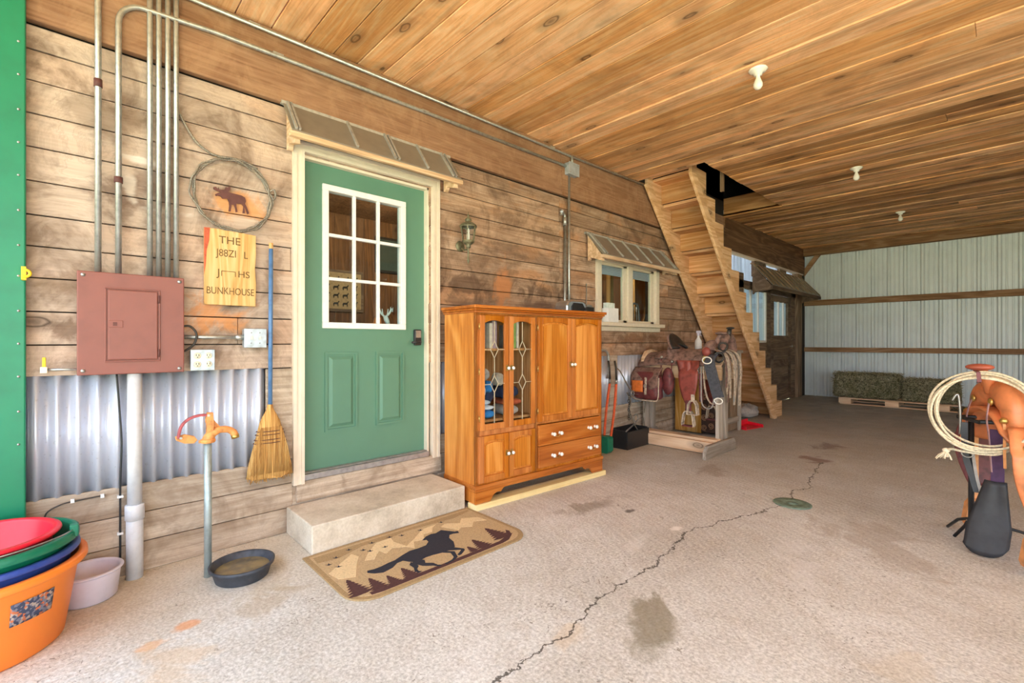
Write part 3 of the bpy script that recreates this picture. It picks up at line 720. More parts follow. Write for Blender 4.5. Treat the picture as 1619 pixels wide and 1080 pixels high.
pts = [(.04,.172,1.55),(.04,.172,2.85)]+[(.04,.172+.11-.11*math.cos(a),2.85+.12*math.sin(a)) for a in [PI/2*i/8 for i in range(1,9)]]+[(.045,.6,2.99),(.045,2.0,3.01),(.045,3.70,3.028)]
MB().tube(pts, .0135, 12).build('pipe', MT['galv_pipe'], t)
MB().tube([(.04,.172,2.03),(.04,.172,2.06)], .018, 12).build('coupling', MT['rust'], t)
for y in (.93, 2.0, 3.1): strap(MB(), y, 3.0+.009*(y-.6), .045, .03).build('pipe_strap', MT['galv_pipe'], t)
t = thing('conduit', 'long thin conduit running in the corner between wall and ceiling', 'pipe', (.04,2,3.14))
MB().tube([(.035,.3,3.128),(.035,3.8,3.155),(.035,5.2,3.185)], .0115, 10).build('pipe', MT['galv_pipe'], t)
for y in (.8, 2.4, 3.5, 4.6): strap(MB(), y, 3.132+.0105*(y-.3), .03, .03).build('pipe_strap', MT['galv_pipe'], t)
# junction box and vertical conduit to the right
t = thing('junction_box', 'small grey square junction box high on the wall where conduits meet', 'electrical box', (.04,3.78,3.0))
MB().box(.005,.085,3.70,3.86,2.945,3.065).build('box_body', MT['boxsteel'], t, bevel=.006)
MB().box(.085,.09,3.695,3.865,2.94,3.07).build('cover_plate', MT['boxsteel'], t, bevel=.002)
for y,z in ((3.715,2.96),(3.845,3.05)): MB().ball((.091,y,z),.006,8,6).build('screw', MT['steel'], t)
t = thing('conduit', 'vertical conduit dropping from the junction box down behind the wooden cabinet', 'pipe', (.03,3.765,1.5))
MB().tube([(.03,3.765,1.06),(.03,3.765,2.945)], .013, 12).build('pipe', MT['galv_pipe'], t)
MB().tube([(.05,3.79,3.06),(.05,3.79,3.155)], .0135, 12).build('pipe', MT['galv_pipe'], t)
t = thing('conduit', 'shorter vertical conduit with a hooked top elbow beside the junction box drop', 'pipe', (.03,3.695,1.5))
MB().tube([(.03,3.70,1.06),(.03,3.70,2.50)]+arc((.03,3.665,2.50),.035,0,PI*.8,8), .0145, 12).build('pipe', MT['galv_pipe'], t)
MB().tube([(.03,3.70,2.42),(.03,3.70,2.50)], .02, 12).build('coupling', MT['galv_pipe'], t)
MB().ball((.04,3.64,2.55),.02,10,8).build('service_head', MT['boxsteel'], t)
t = thing('conduit', 'short thin vertical conduit between junction drop and window above the toaster', 'pipe', (.02,4.17,1.4))
MB().tube([(.015,4.08,1.1),(.015,4.08,1.85)], .006, 8).build('pipe', MT['galv_pipe'], t)
# electrical panel
t = thing('electrical_panel', 'large square brown metal breaker panel on the wall below the conduits', 'electrical panel', (.0,.23,1.06))
MB().box(0,.085,.035,.42,1.075,1.545).build('box_body', MT['panel'], t, bevel=.004)
MB().box(.085,.1,.016,.441,1.056,1.562).build('cover', MT['panel'], t, bevel=.004)
dr = MB().box(.1,.109,.128,.326,1.128,1.478).build('door', MT['panel'], t, bevel=.005)
mbf = MB()
for (p,q,u,v) in rect_minus(.116,.337,1.117,1.489,[(.123,.330,1.124,1.482)]): mbf.box(.1,.106,p,q,u,v)
mbf.build('door_rim', MT['panel'], t, bevel=.002)
MB().box(.109,.1125,.13,.185,1.29,1.325).build('latch_plate', MT['panel'], dr, bevel=.003)
MB().box(.1115,.1145,.147,.163,1.298,1.316).build('latch_slide', MT['rust'], dr)
for y,z in ((.038,1.543),(.420,1.541),(.038,1.078),(.420,1.076)):
    MB().lathe([(0,.006),(.007,.005),(.0095,0)],(.1,y,z),12,'x').build('screw', MT['steel'], t)
for z in (1.16, 1.44): MB().tube([(.108,.331,z-.02),(.108,.331,z+.02)],.004,8).build('hinge', MT['rust'], t)
# pvc riser and cable
t = thing('pvc_pipe', 'thick grey plastic pipe from the brown panel down to the floor', 'pipe', (.055,.235,0))
MB().tube([(.06,.235,0),(.06,.235,.36)], .036, 20).build('lower_pipe', MT['pvc'], t)
MB().tube([(.06,.235,.345),(.06,.235,1.056)], .031, 20).build('upper_pipe', MT['pvc'], t)
MB().lathe([(.036,0),(.041,.004),(.041,.075),(.036,.08),(.030,.08)], (.06,.235,.30), 24).build('coupling', MT['pvc'], t)
t = thing('cable', 'thin black cable hanging beside the grey plastic pipe', 'cable', (.02,.18,.05))
MB().tube(curve_pts([(.03,.165,1.056),(.022,.175,.9),(.022,.185,.7),(.022,.18,.5),(.02,.18,.3),(.02,.18,.1)],5), .0045, 8).build('wire', MT['black'], t)
for z in (.42,.23): MB().box(.004,.028,.168,.192,z-.005,z+.006).build('cable_clip', MT['white'], t)
t = thing('cable', 'short black cable curling over the low board behind the stacked tubs', 'cable', (.02,-.05,.42))
MB().tube(curve_pts([(.012,-.1,.33),(.014,-.09,.40),(.014,-.04,.43),(.012,.02,.436),(.012,.12,.44)],5), .0035, 8).build('wire', MT['darkm'], t)
for y in (-.0,.11): MB().box(.004,.02,y-.006,y+.008,.43,.447).build('cable_clip', MT['white'], t)
t = thing('stub_pipe', 'thin metal stub pipe with yellow lever left of the brown panel', 'pipe', (.03,-.06,1.08))
MB().tube([(.03,-.09,1.085),(.03,.04,1.085)], .006, 10).build('pipe', MT['galv_pipe'], t)
MB().box(.02,.045,-.11,-.085,1.07,1.10).build('valve_body', MT['ivory'], t, bevel=.003)
MB().box(.03,.042,-.103,-.09,1.10,1.145).build('lever', MT['yellow'], t, bevel=.003)
# switch box, outlet box
t = thing('conduit', 'short horizontal conduit from the brown panel to the switch box', 'pipe', (.03,.6,1.24))
MB().tube([(.035,.42,1.245),(.035,.745,1.245)], .011, 12).build('pipe', MT['galv_pipe'], t)
MB().tube([(.035,.70,1.245),(.035,.745,1.245)], .015, 12).build('coupling', MT['galv_pipe'], t)
t = thing('switch_box', 'grey metal switch box with two toggles beside the blue broom handle', 'switch', (0,.80,1.24))
MB().box(.0,.055,.742,.86,1.185,1.295).build('box_body', MT['boxsteel'], t, bevel=.008)
pl = MB().box(.055,.06,.74,.862,1.183,1.297).build('cover_plate', MT['boxsteel'], t, bevel=.003)
for y in (.778,.824): MB().box(.06,.072,y-.005,y+.005,1.232,1.252).build('toggle', MT['ivory'], pl, bevel=.002)
for y in (.778,.824):
    for z in (1.21,1.272): MB().ball((.06,y,z),.004,8,5).build('screw', MT['steel'], pl)
t = thing('outlet_box', 'grey metal outlet box with four ivory sockets under the brown panel corner', 'electrical outlet', (0,.534,1.11))
MB().box(.0,.05,.479,.589,1.060,1.172).build('box_body', MT['boxsteel'], t, bevel=.008)
pl = MB().box(.05,.055,.476,.592,1.057,1.175).build('cover_plate', MT['boxsteel'], t, bevel=.003)
for y in (.508,.560):
    for z in (1.092,1.140):
        s_ = MB().lathe([(.0,.006),(.0155,.006),(.0175,.003),(.0175,0)],(.055,y,z),20,'x').build('socket', MT['ivory'], pl)
        MB().box(.0605,.0622,y-.008,y-.005,z-.002,z+.009).box(.0605,.0622,y+.005,y+.008,z-.002,z+.009).ball((.061,y,z-.008),.003,8,4).build('socket_slot', MT['black'], s_)
t = thing('cable', 'looped grey flexible cable between the brown panel and the outlet box', 'cable', (.03,.47,1.15))
MB().tube(curve_pts([(.03,.43,1.30),(.04,.475,1.305),(.05,.505,1.26),(.045,.49,1.20),(.03,.445,1.165),(.03,.42,1.17)],6), .006, 8).build('wire', MT['darkm'], t)
# wire hoop with moose
t = thing('wire_hoop', 'large coil of twisted fence wire hung on the wall around the moose', 'wire hoop', (.02,.69,1.88))
rs = [(.198,.205,0,0),(.203,.212,.008,.006),(.208,.202,-.005,.012),(.2,.215,.004,-.004),(.212,.208,-.008,.002)]
for i,(ry,rz_,dy,dx) in enumerate(rs[:4]):
    pts = []
    for k in range(72):
        a = 2*PI*k/72; w = .004*math.sin(7*a+i*2)+.003*math.sin(13*a+i)
        pts.append((.025+dx*.8+.004*math.sin(9*a+i), .69+dy+(ry+w)*math.cos(a), 2.082+(rz_+w)*math.sin(a)))
    MB().tube(pts, .0048, 7, closed=True).build('wire_turn', MT['wire'], t)
MB().tube(curve_pts([(.02,.42,2.50),(.025,.47,2.40),(.03,.52,2.33),(.03,.60,2.292),(.03,.72,2.298),(.03,.82,2.27)],5), .007, 7).build('wire_tail', MT['wire'], t)
MB().tube(curve_pts([(.02,.88,2.14),(.04,.91,2.16),(.03,.92,2.12),(.03,.895,2.08)],5), .006, 7).build('wire_twist', MT['wire'], t)
t = thing('nail', 'nail holding the top of the wire coil', 'nail', (.02,.72,2.3)) if False else None
MOOSE = [(0.593,2.112),(0.606,2.117),(0.613,2.106),(0.619,2.118),(0.621,2.105),(0.635,2.106),(0.648,2.109),(0.655,2.126),(0.664,2.123),(0.671,2.134),(0.68,2.134),(0.677,2.115),(0.668,2.1),(0.682,2.098),(0.71,2.096),(0.737,2.094),(0.756,2.085),(0.761,2.065),(0.756,2.048),(0.766,2.029),(0.778,1.994),(0.768,1.987),(0.759,2.017),(0.752,2.031),(0.755,1.992),(0.742,1.99),(0.747,2.03),(0.737,2.044),(0.71,2.041),(0.71,2.023),(0.716,1.993),(0.707,1.988),(0.703,2.011),(0.696,2.031),(0.684,2.028),(0.68,1.988),(0.669,1.986),(0.673,2.021),(0.671,2.041),(0.662,2.06),(0.641,2.055),(0.635,2.057),(0.632,2.064),(0.619,2.069),(0.604,2.063),(0.602,2.073),(0.615,2.083),(0.63,2.089),(0.606,2.095),(0.593,2.101)]
tag(MB().prism(MOOSE,(.008,0,0),(0,1,0),(0,0,1),(.005,0,0)).build('moose_cutout', MT['rust']), 'dark brown metal moose silhouette inside the wire hoop', 'wall decoration')
# carved sign
t = thing('wooden_sign', 'slab pine sign carved with bunkhouse lettering, red bark on its left edge', 'sign', (0,.68,1.435))
sg = [(.545,1.432),(.545,1.868),(.60,1.872),(.70,1.868),(.81,1.862),(.812,1.75),(.806,1.66),(.812,1.56),(.808,1.432)]
MB().prism(sg,(.008,0,0),(0,1,0),(0,0,1),(.022,0,0)).build('board', MT['signwood'], t, bevel=.003)
MB().prism([(.5435,1.60),(.5435,1.869),(.572,1.871),(.568,1.80),(.556,1.74),(.552,1.66)],(.0302,0,0),(0,1,0),(0,0,1),(.0015,0,0)).build('bark_edge', plain('red_bark',(196,92,62),.8,var=.2), t)
MT['carve'] = plain('burnt_carving', (120,92,54), .9)
def text_mesh(txt, size, y, z, x, mat, name, parent, ax='y', depth=.001, align='CENTER', sx=1.):
    cu = bpy.data.curves.new(name, 'FONT'); cu.body = txt; cu.size = size; cu.align_x = align; cu.extrude = depth
    ob = bpy.data.objects.new('tmp_text', cu); COL.objects.link(ob)
    bpy.context.view_layer.update()
    me = bpy.data.meshes.new_from_object(ob.evaluated_get(bpy.context.evaluated_depsgraph_get()))
    bpy.data.objects.remove(ob)
    R = Matrix(((0,0,1,x),(sx,0,0,y),(0,1,0,z),(0,0,0,1)))
    me.transform(R); d = OFF.get(parent.name)
    if d is not None: me.transform(Matrix.Translation(-d))
    me.materials.clear(); me.materials.append(mat)
    o = bpy.data.objects.new(name, me); COL.objects.link(o); o.parent = parent; OFF[o.name] = d; return o
text_mesh('THE', .062, .672, 1.79, .0305, MT['carve'], 'carved_word', t)
text_mesh('J88ZI', .060, .655, 1.715, .0305, MT['carve'], 'carved_word', t, sx=.8)
text_mesh('L', .060, .755, 1.715, .0305, MT['carve'], 'carved_word', t, sx=.8)
text_mesh('J', .060, .615, 1.60, .0305, MT['carve'], 'carved_word', t)
text_mesh('HS', .055, .745, 1.60, .0305, MT['carve'], 'carved_word', t)
text_mesh('BUNKHOUSE', .058, .677, 1.495, .0305, MT['carve'], 'carved_word', t, sx=.72)
mbk = MB()
for p,q in (((.03,.63,1.63),(.03,.70,1.63)),((.03,.63,1.60),(.03,.63,1.63)),((.03,.70,1.60),(.03,.70,1.63))): mbk.bar(p,q,.003,.004,(1,0,0))
mbk.build('carved_brand', MT['carve'], t)
# broom
t = thing('broom', 'straw corn broom with blue handle leaning head down on the wall', 'broom', (.06,.89,.40))
MB().tube([(.055,.883,.80),(.05,.889,1.79)], .0125, 14).build('handle', MT['handle_blue'], t)
MB().tube([(.05,.889,1.79),(.05,.889,1.825)], .0125, 14).build('handle_tip', MT['signwood'], t)
prof = [(.83,.014,.014),(.80,.022,.018),(.77,.038,.024),(.73,.055,.028),(.68,.066,.030),(.62,.080,.030),(.55,.098,.031),(.47,.116,.032),(.40,.126,.034)]
mbk = MB(); rings = []
for (z, wy_, wx) in prof:
    ring = []
    for k in range(44):
        a = 2*PI*k/44; jit = 1+(.05 if k % 2 else -.03)*(1 if z < .75 else .3)
        zz = z+(random.uniform(-.018,.012) if z == .40 else 0)
        ring.append(mbk._v((.055+wx*math.sin(a)*jit, .882+wy_*math.cos(a)*jit, zz)))
    rings.append(ring)
for A, B in zip(rings[:-1], rings[1:]):
    for k in range(44): mbk._f([A[k],A[(k+1)%44],B[(k+1)%44],B[k]], True)
mbk._f(rings[-1]); mbk._f(rings[0][::-1])
for k in range(160):
    y = random.uniform(-.12,.12); x = random.uniform(-.03,.033)
    mbk.tube([(.055+x*.8,.882+y*.9,.46),(.055+x,.882+y*1.02,random.uniform(.365,.40))],.0016,3)
for k in range(120):
    a = random.uniform(-1,1); mbk.tube([(.055+.03,.882+.06*a,.70),(.055+.034,.882+.095*a,.57),(.055+.035,.882+.122*a,.42)],.0013,3)
head = mbk.build('straw_head', MT['straw'], t)
for z in (.675,.655,.625,.605):
    wv = .074+(.68-z)*.23
    MB().tube([(.055+.038*math.sin(2*PI*k/30),.882+(wv+.002)*math.cos(2*PI*k/30),z) for k in range(30)],.0022,5,closed=True).build('stitching', MT['rust'], head)
MB().lathe([(.013,.0),(.017,.0),(.017,.04),(.013,.045)],(.055,.882,.79),16).build('wire_binding', MT['straw'], t)
# door awning and window awning, stall awning
def awning(lab, y0, y1, ztop, zfront, out, ribs, wood_m, tin_m, rib_m, zb, broad=.05, x0=.03):
    t = thing('awning', lab, 'awning', (0,(y0+y1)/2,zb), group=None)
    MB().hexa([(x0,y0+.0,ztop-.012),(x0,y1,ztop-.012),(out,y1,zfront-.012),(out,y0,zfront-.012),(x0,y0,ztop),(x0,y1,ztop),(out,y1,zfront),(out,y0,zfront)]).build('roof_sheet', tin_m, t)
    for y in ribs:
        MB().bar((x0,y,ztop+.008),(out,y,zfront+.008),.014,.022,(0,0,1)).build('rib', rib_m, t)
    MB().box(x0-.025,x0+.005,y0-.01,y1+.01,ztop-.008,ztop+.012).build('top_flashing', rib_m, t)
    MB().box(out-.03,out+.004,y0-.012,y1+.012,zfront-.012-broad,zfront-.010).build('fascia', wood_m, t, bevel=.003)
    for yy in (y0+.02, y1-.055):
        poly = [(x0,ztop-.014),(out-.03,zfront-.014),(out-.02,zfront-.075),(x0+.04,zb+.03),(x0+.02,zb),(x0,zb)]
        MB().prism(poly,(0,yy,0),(1,0,0),(0,0,1),(0,.035,0)).build('bracket', wood_m, t, bevel=.003)
    return t
awning('grey metal awning on wood brackets over the green door', .965, 2.24, 2.727, 2.505, .20, (.99,1.01,1.38,1.66,1.69,1.93,2.16,2.19), MT['awnwood'], MT['tin'], MT['tin_rib'], 2.43, .03)
awning('ribbed metal awning on wood brackets over the twin pane window', 4.06, 5.74, 2.40, 2.15, .25, (4.10,4.14,4.44,4.74,5.04,5.34,5.62,5.66), MT['awnwood'], MT['tin'], MT['tin_rib'], 2.10, .035)
awning('dark weathered awning over the old stall door at the far end', 8.75, 11.75, 2.60, 2.2, .42, tuple(8.8+.29*k for k in range(11)), MT['dutch'], MT['tin'], MT['post'], 2.06, .06, .075)
# carriage lantern
L = (.11, 2.372)
t = thing('wall_lantern', 'verdigris brass carriage lantern on the wall right of the green door', 'wall lamp', (.0,2.372,1.86))
MB().lathe([(0,.012),(.03,.012),(.045,.004),(.045,0)],(.002,2.372,2.02),20,'x').build('back_plate', MT['verdigris'], t)
MB().tube(curve_pts([(.01,2.372,2.02),(.05,2.372,1.985),(.11,2.372,1.98)],5),.008,8).build('arm', MT['verdigris'], t)
c = (.115,2.372,0)
MB().lathe([(0,1.86),(.006,1.865),(.004,1.875),(.011,1.885),(.011,1.892),(.0075,1.90),(.0075,1.985),(.011,1.99)],c,14).build('tail_spindle', MT['verdigris'], t)
MB().lathe([(.0,1.985),(.018,1.99),(.022,2.0),(.018,2.012),(.03,2.02),(.046,2.035),(.05,2.045),(.0,2.045)],c,24).build('lower_cup', MT['verdigris'], t)
fr = MB()
for k in range(6):
    a = 2*PI*k/6+.3; fr.bar((c[0]+.048*math.cos(a),c[1]+.048*math.sin(a),2.04),(c[0]+.066*math.cos(a),c[1]+.066*math.sin(a),2.165),.007,.007)
cage = fr.lathe([(.049,2.04),(.053,2.04),(.053,2.05),(.049,2.05)],c,6,close=True).lathe([(.062,2.16),(.07,2.16),(.07,2.172),(.062,2.172)],c,12,close=True).build('cage', MT['verdigris'], t)
MB().lathe([(.047,2.045),(.064,2.165)],c,6,smooth=False).build('glass', MT['glass2'], cage)
MB().lathe([(.0,2.06),(.011,2.06),(.012,2.10),(.012,2.11),(.0,2.11)],c,12).lathe([(.0,2.155),(.006,2.15),(.012,2.13),(.008,2.11)],c,12).build('candle_bulb', MT['porcelain'], t)
MB().lathe([(.072,2.17),(.066,2.18),(.045,2.195),(.03,2.20),(.024,2.205),(.028,2.215),(.028,2.225),(.018,2.235),(.01,2.245),(.006,2.255),(.009,2.262),(.004,2.27),(.0,2.295)],c,24).build('roof_cap', MT['verdigris'], t)
# ceiling lamp holders
def lampholder(x, y, lab):
    t = thing('ceiling_lamp', lab, 'ceiling lamp', (x,y,cz(y)), group='porcelain lamp holders on the ceiling')
    z = cz(y)
    MB().lathe([(0,0),(.062,0),(.064,-.006),(.05,-.018),(.03,-.026),(.026,-.045),(.0,-.045)],(x,y,z-.012),28).build('lamp_holder', MT['porcelain'], t)
    MB().lathe([(.013,-.04),(.014,-.06),(.022,-.08),(.031,-.105),(.030,-.125),(.018,-.142),(0,-.147)],(x,y,z-.012),20).build('bulb', MT['porcelain'], t)
lampholder(1.92,3.62,'nearest and largest of the three white bulb holders on the ceiling')
lampholder(1.97,6.6,'middle one of the three white bulb holders on the ceiling')
lampholder(2.02,9.5,'farthest and smallest of the three white bulb holders on the ceiling')
# hydrant
t = thing('yard_hydrant', 'orange and red frost free hydrant on a tall galvanised pipe', 'hydrant', (.31,.51,0))
hx, hy = .31, .512
MB().tube([(hx,hy,0),(hx,hy,.70)],.0175,18).build('standpipe', MT['galv_green'], t)
hd = MB()
hd.tube(curve_pts([(hx,hy,.70),(hx,hy,.715),(hx,hy+.02,.74),(hx,hy+.05,.755),(hx,hy+.09,.752),(hx,hy+.115,.735),(hx,hy+.122,.72)],4),[.026]*4+[.025]*4+[.021]*4+[.018]*4+[.017]*4+[.018]*4+[.019],14)
hd.lathe([(.030,.695),(.034,.70),(.034,.712),(.024,.718)],(hx,hy,0),18)
hd.tube([(hx,hy-.03,.705),(hx,hy-.04,.705)],.008,8)
hd.prism([(-.012,.74),(.028,.742),(.055,.765),(.018,.815),(.016,.85),(-.008,.852),(-.012,.84)],(hx-.012,hy+.005,0),(0,1,0),(0,0,1),(.010,0,0))
hd.prism([(-.012,.74),(.018,.742),(.018,.815),(.016,.85),(-.008,.852),(-.012,.84)],(hx+.008,hy+.005,0),(0,1,0),(0,0,1),(.008,0,0))
hd.build('spout_head', MT['hyd_orange'], t, bevel=.002)
MB().tube([(hx,hy+.122,.722),(hx,hy+.126,.702)],.0195,16).build('hose_thread', MT['brass'], t)
MB().tube([(hx,hy,.74),(hx,hy,.80)],.006,10).build('lift_rod', MT['steel'], t)
MB().tube([(hx,hy,.80),(hx,hy,.83)],.012,6).build('packing_nut', MT['hyd_orange'], t)
MB().strip(curve_pts([(hx,hy+.005,.838),(hx,hy-.04,.840),(hx,hy-.085,.825),(hx,hy-.115,.79),(hx+.006,hy-.128,.735)],5),.022,.012,(1,0,0)).build('lever', MT['hyd_red'], t, bevel=.003)
MB().prism([(-.14,.745),(-.135,.725),(-.10,.705),(-.06,.70),(-.045,.715),(-.06,.738),(-.10,.752)],(hx-.008,hy,0),(0,1,0),(0,0,1),(.012,0,0)).build('lever_link', MT['hyd_orange'], t, bevel=.003)
for y,z in ((-.118,.737),(.0,.838)): MB().lathe([(0,.006),(.007,.006),(.007,0)],(hx+.014,hy+y,z),6,'x',smooth=False).build('bolt', MT['steel'], t)
# rubber pan with water
t = thing('rubber_pan', 'black rubber feed pan of water beneath the hydrant spout', 'feed pan', (.43,.643,0))
MB().lathe([(0,.0),(.118,0),(.122,.004),(.137,.055),(.149,.062),(.151,.076),(.143,.078),(.137,.07),(.128,.055),(.114,.014),(0,.012)],(.43,.643,0),56).build('pan_body', MT['rubber'], t)
wm, nt_, b_ = newmat('murky_water'); b_.inputs['Base Color'].default_value = lin((104,98,76)); b_.inputs['Roughness'].default_value = .05
n_ = noise(nt_, mapping(nt_,(1,1,1),False)[0], 14, 3); nt_.links.new(ramp(nt_, n_, [(.4,(110,100,80)),(.6,(136,120,84))]), b_.inputs['Base Color'])
MB().lathe([(0,.0),(.126,0)],(.43,.643,.046),40).build('water', wm, t)
# tubs
def tub(name, lab, mat, cx, cy, z0, z1, rb, rt, cat='tub', lip=.018, roll=.02, group=None, tilt=(0,0), extra=None):
    t = thing(name, lab, cat, (cx,cy,z0), group=group)
    h = z1-z0
    pr = [(0,0),(rb-.01,0),(rb,.008),(rb+(rt-rb)*.9,h-roll-.006),(rt,h-roll),(rt+lip,h-roll),(rt+lip+.004,h-roll+.006),(rt+lip+.002,h-.003),(rt+lip-.004,h),(rt-.004,h),(rt-.008,h-.01),(rb-.006,.014),(0,.012)]
    o = MB().lathe(pr,(cx,cy,z0),64).build('tub_body', mat, t)
    if tilt != (0,0): t.rotation_euler = (tilt[0],tilt[1],0)
    return t, o
t, o = tub('orange_tub', 'big orange plastic tub at the bottom of the stack', MT['orange_pl'], .38, -.272, 0, .33, .25, .30, group='stacked plastic tubs', lip=.02, roll=.03)
st = MB(); a0 = math.radians(38)
# faded sticker wrapped on the tub side
def stick(u, v):
    a = math.radians(22)+u*math.radians(28); z = .165+v*.085; r = .25+(.295-.25)*(z/.30)+.0025
    return Vector((.38+r*math.cos(a), -.272+r*math.sin(a), z))
sm, nt_, b_ = newmat('faded_sticker'); vn = N(nt_,'ShaderNodeTexVoronoi'); vn.inputs['Scale'].default_value = 110
nt_.links.new(N(nt_,'ShaderNodeTexCoord').outputs['Object'], vn.inputs['Vector'])
sc_ = N(nt_,'ShaderNodeSeparateColor'); nt_.links.new(vn.outputs['Color'], sc_.inputs[0])
nt_.links.new(ramp(nt_, sc_.outputs[0], [(0.,(60,70,96)),(.35,(120,120,136)),(.6,(176,160,150)),(.8,(196,110,70)),(1.,(210,206,206))],'CONSTANT'), b_.inputs['Base Color'])
st.grid(stick, 12, 3).build('sticker', sm, t, solid=.0008)
tub('blue_tub', 'blue plastic tub nested in the orange tub, only its rim showing', MT['blue_pl'], .38, -.262, .10, .372, .22, .27, group='stacked plastic tubs', roll=.024, lip=.016)
t, o = tub('green_tub', 'dark green plastic tub with wire handle, nested above the blue rim', MT['green_pl'], .38, -.25, .15, .425, .205, .255, group='stacked plastic tubs', roll=.034, lip=.016)
MB().tube([(.38+.265*math.cos(a),-.25+.265*math.sin(a),.433+.004*math.sin(3*a)) for a in [math.radians(-80+i*4) for i in range(42)]],.003,6).build('wire_bail', MT['steel'], t)
MB().box(.44,.47,-.008,.02,.40,.45).build('bail_ear', MT['green_pl'], t, bevel=.004)
tub('red_tub', 'bright red plastic tub on top of the stack', MT['red_pl'], .385, -.27, .19, .445, .185, .218, group='stacked plastic tubs', roll=.016, lip=.018)
t, o = tub('white_tub', 'milky white plastic tub on the floor beside the orange tub', MT['white_pl'], .165, .058, 0, .142, .105, .118, roll=.012, lip=.007)
# step and mat
tag(MB().box(.012,.445,.99,2.085,0,.168).build('concrete_step', MT['concrete_step'], bevel=.008), 'low cast concrete step in front of the green door', 'step')
MT['mat_tan'] = plain('mat_tan_pile', (190,164,124), .95, var=.12, scale=120, bmp=.4)
MT['mat_sand'] = plain('mat_sand_pile', (224,200,156), .95, var=.1, scale=120)
MT['mat_black'] = plain('mat_black_pile', (42,42,54), .95, var=.15, scale=120)
MT['mat_maroon'] = plain('mat_maroon_pile', (82,50,48), .95, var=.12, scale=120)
MT['mat_mid'] = plain('mat_khaki_pile', (166,140,100), .95, var=.12, scale=90)
t = thing('door_mat', 'tan doormat with running black horse and dark pine trees below the step', 'doormat', (.78,1.51,0))
X0, X1, YA, YB = .452, 1.112, .935, 2.10
def matpoly(i, rr=.14):
    return [(X0+i,YA+i),(X0+i,YB-i)]+[(X1-i-rr+rr*math.sin(a),YB-i-rr+rr*math.cos(a)) for a in [PI/2*k/8 for k in range(9)]]+[(X1-i-rr+rr*math.cos(a),YA+i+rr-rr*math.sin(a)) for a in [PI/2*k/8 for k in range(9)]]
MB().prism(matpoly(0),(0,0,.0),(1,0,0),(0,1,0),(0,0,.009)).build('mat_border', MT['mat_mid'], t, bevel=.003)
def flat(polys, z, dz=.0008):
    m = MB()
    for p in polys: m.prism(p,(0,0,z),(1,0,0),(0,1,0),(0,0,dz))
    return m
mm = flat([matpoly(.028,.115)], .009, .0018); mm.mat(MT['mat_tan'])
mm.mats = [MT['mat_tan']]
def addflat(polys, z, mat):
    mm.mat(mat)
    for p in polys: mm.prism(p,(0,0,z),(1,0,0),(0,1,0),(0,0,.0012))
addflat([[(.734,.97),(.663,1.066),(.60,1.154),(.66,1.17),(.724,1.13),(.78,1.1),(.86,1.06),(.824,.984)],
 [(.725,1.173),(.65,1.23),(.561,1.324),(.555,1.425),(.62,1.41),(.734,1.44),(.69,1.36),(.735,1.30),(.67,1.29),(.748,1.22)],
 [(.729,1.428),(.66,1.53),(.576,1.637),(.568,1.748),(.60,1.70),(.653,1.662),(.65,1.60),(.716,1.56),(.70,1.50),(.779,1.457)],
 [(.625,1.748),(.60,1.80),(.66,1.875),(.60,1.93),(.66,2.03),(.74,2.04),(.70,1.96),(.76,1.90),(.72,1.84),(.747,1.80)]], .0108, MT['mat_sand'])
addflat([[(.50,.975),(.50,2.06),(.525,2.06),(.56,1.9),(.545,1.72),(.53,1.55),(.55,1.4),(.54,1.25),(.60,1.08),(.58,.97)]], .0102, MT['mat_mid'])
band = [(1.050,1.04),(1.054,1.5),(1.050,1.88),(1.03,1.94),(1.00,1.985),(.95,2.02),(.975,2.03),(1.03,2.0),(1.07,1.94),(1.082,1.88),(1.084,1.5),(1.084,1.10),(1.076,1.04)]
addflat([band], .0109, MT['mat_maroon'])
def pine(xb, xt, y, w, n=6):
    P = [(xb, y-.006)]; L_ = []; R_ = []
    for k in range(n):
        f0 = k/n; x = xb+(xt-xb)*(f0*.92+.04); hw = w/2*(1-f0*.92); x2 = xb+(xt-xb)*((k+.75)/n*.92+.06)
        L_ += [(x-.004, y-hw), (x2, y-hw*.45)]; R_ += [(x-.004, y+hw), (x2, y+hw*.45)]
    return [(xb,y-w*.2)]+L_+[(xt,y)]+R_[::-1]+[(xb,y+w*.2)]
addflat([pine(1.04,.86,1.01,.13,7),pine(1.052,.92,1.10,.10),pine(1.054,.96,1.18,.08),pine(1.054,.94,1.275,.10),pine(1.05,.92,1.77,.12),pine(1.03,.84,1.94,.16,7),pine(1.05,.975,1.69,.07)], .0112, MT['mat_maroon'])
BODY = [(.846,1.129),(.854,1.167),(.852,1.204),(.843,1.246),(.838,1.295),(.813,1.355),(.794,1.414),(.800,1.47),(.796,1.523),(.762,1.563),(.730,1.568),(.721,1.545),(.69,1.591),(.68,1.635),(.69,1.663),(.672,1.716),(.716,1.743),(.751,1.766),(.757,1.786),(.786,1.774),(.769,1.743),(.768,1.714),(.804,1.684),(.868,1.672),(.928,1.637),(.945,1.60),(.938,1.531),(.928,1.487),(.925,1.439),(.935,1.40),(.93,1.36),(.903,1.341),(.873,1.325),(.874,1.289),(.905,1.245),(.919,1.183),(.897,1.145),(.865,1.12)]
